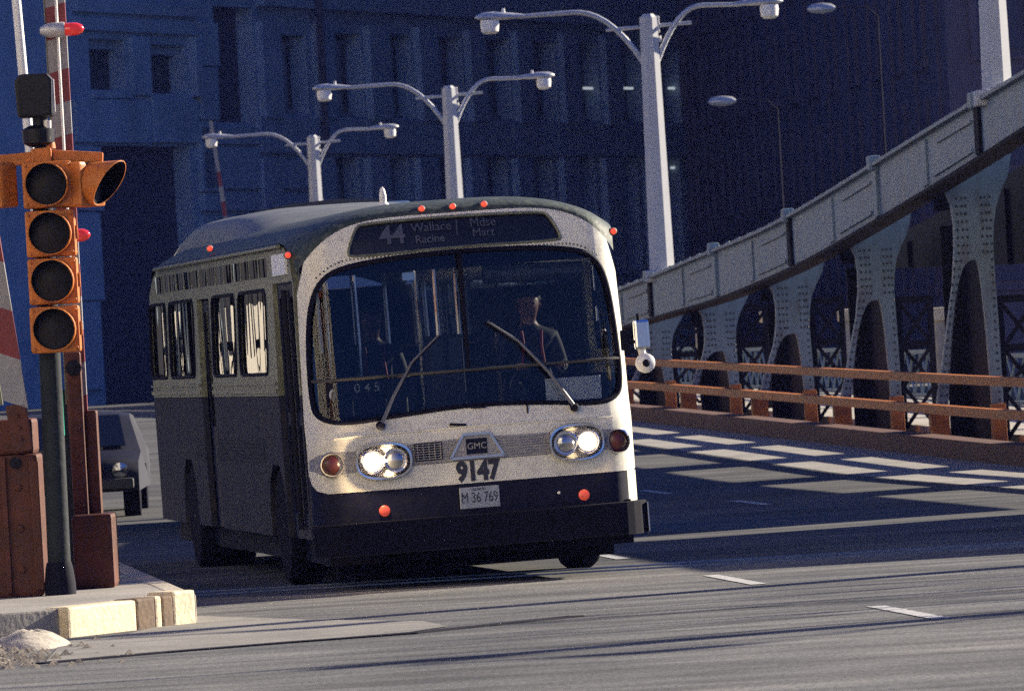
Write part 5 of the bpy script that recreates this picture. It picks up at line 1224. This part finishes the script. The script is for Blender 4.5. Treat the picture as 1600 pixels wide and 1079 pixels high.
MB().hexa([(-0.35, 1.1, 2.5), (0.9, 1.1, 2.5), (0.9, 1.85, 2.5), (-0.35, 1.85, 2.5), (-0.2, 1.6, 3.44), (0.8, 1.6, 3.42), (0.8, 1.85, 3.5), (-0.2, 1.85, 3.5)]).build('wind_deflector', MT['truckblue'], tk, bevel=0.04)
for s in (-1, 1):
    for y in (1.1, 6.4): MB().lathe([(0.25, -0.13), (0.45, -0.14), (0.45, 0.14), (0.25, 0.13)], (s * 0.95, y, 0.45), 'x', 20).build('wheel', MT['tyre'], tk, smooth=True)
MB().box(-0.9, 0.9, 0.4, 7.9, 0.5, 0.9).build('chassis', MT['black'], tk)

# ------------------------------------------------------------------ bridge house and street furniture to the right, outside the frame (they cast the long shadows)
bh = thing('bridge_house', 'low stone bridge tender house at the shore end of the truss', 'building', (16.6, 60.3, 0))
MB().box(0, 3.2, 0, 9.0, -0.02, 3.6).build('house_wall', MT['palestone'], bh)
MB().box(-0.2, 3.4, -0.2, 9.2, 3.6, 3.9).build('house_roof', MT['darkstone'], bh, bevel=0.05)
for y in (1.0, 3.4, 5.8): w = MB().box(-0.03, 0.0, y, y + 1.4, 1.2, 2.6).build('window', MT['pane'], bh)
MB().box(-0.03, 0.0, 8.0, 8.9, 0.0, 2.1).build('door', MT['busdark'], bh)
def bare_tree(x, y, H, label, seed):
    rnd = random.Random(seed); t = thing('bare_tree', label, 'tree', (x, y, -0.02), group=None)
    tr = MB(); cr = MB()
    tr.tube([(0, 0, 0), (0.05, 0.02, H * 0.3), (0.0, 0.05, H * 0.55)], [0.19, 0.14, 0.09], 8); tr.build('trunk', MT['wood'], t, smooth=True)
    def grow(p, d, l, r, n):
        q = p + d * l; cr.tube([p, p + d * l * .5 + Vector((rnd.uniform(-.05, .05),) * 3) * l, q], [r, r * .8, r * .6], 5)
        if n == 0: return
        for _ in range(3 if n > 1 else 2):
            nd = (d + Vector((rnd.uniform(-.75, .75), rnd.uniform(-.75, .75), rnd.uniform(-.1, .6)))).normalized(); grow(q, nd, l * rnd.uniform(.6, .85), r * .58, n - 1)
    for k in range(5):
        a = k * 1.3 + rnd.random(); grow(Vector((0.02, 0.03, H * (0.3 + 0.06 * k))), Vector((math.cos(a) * .7, math.sin(a) * .7, 0.7)).normalized(), H * 0.16, 0.06, 3)
    cr.build('crown', MT['wood'], t); return t
for k, (x, y, H) in enumerate(((21, 52, 8.5), (23, 56, 9), (27, 59.8, 9.5), (24, 47.5, 8), (30, 54.5, 10), (26, 51.5, 8))):
    bare_tree(x, y, H, 'bare street tree %s' % ('beside the bridge house, nearest the river' if k == 2 else 'nearest the camera on the right pavement' if k == 3 else 'farthest from the road on the right' if k == 4 else 'nearest the road on the right' if k == 0 else 'between the road and the bridge house' if k == 1 else 'in the middle of the row on the right'), 4 + k * 5)
rl = thing('street_railing', 'iron railing along the right hand pavement of the street', 'railing', (18.5, 38, 0))
for k in range(9): MB().tube([(0, k * 2.2, -0.02), (0, k * 2.2, 1.1)], 0.03, 8).build('post', MT['trussdark'], rl)
for z in (0.55, 1.08): MB().tube([(0, 0, z), (0, 17.6, z)], 0.022, 8).build('rail', MT['trussdark'], rl)

# ------------------------------------------------------------------ thin blue volume added to lift dark tones towards navy
hm = bpy.data.materials.new('navy_lift'); hm.use_nodes = True; hn = hm.node_tree.nodes; hn.clear()
ho = hn.new('ShaderNodeOutputMaterial'); hv = hn.new('ShaderNodeVolumePrincipled')
hv.inputs['Density'].default_value = 0.0001; hv.inputs['Color'].default_value = (0.24, 0.30, 1.0, 1); hv.inputs['Anisotropy'].default_value = 0.0
hm.node_tree.links.new(hv.outputs[0], ho.inputs['Volume'])
stuff(MB().box(-700, 700, -250, 1010, -7.6, 82).build('navy_veil', hm))
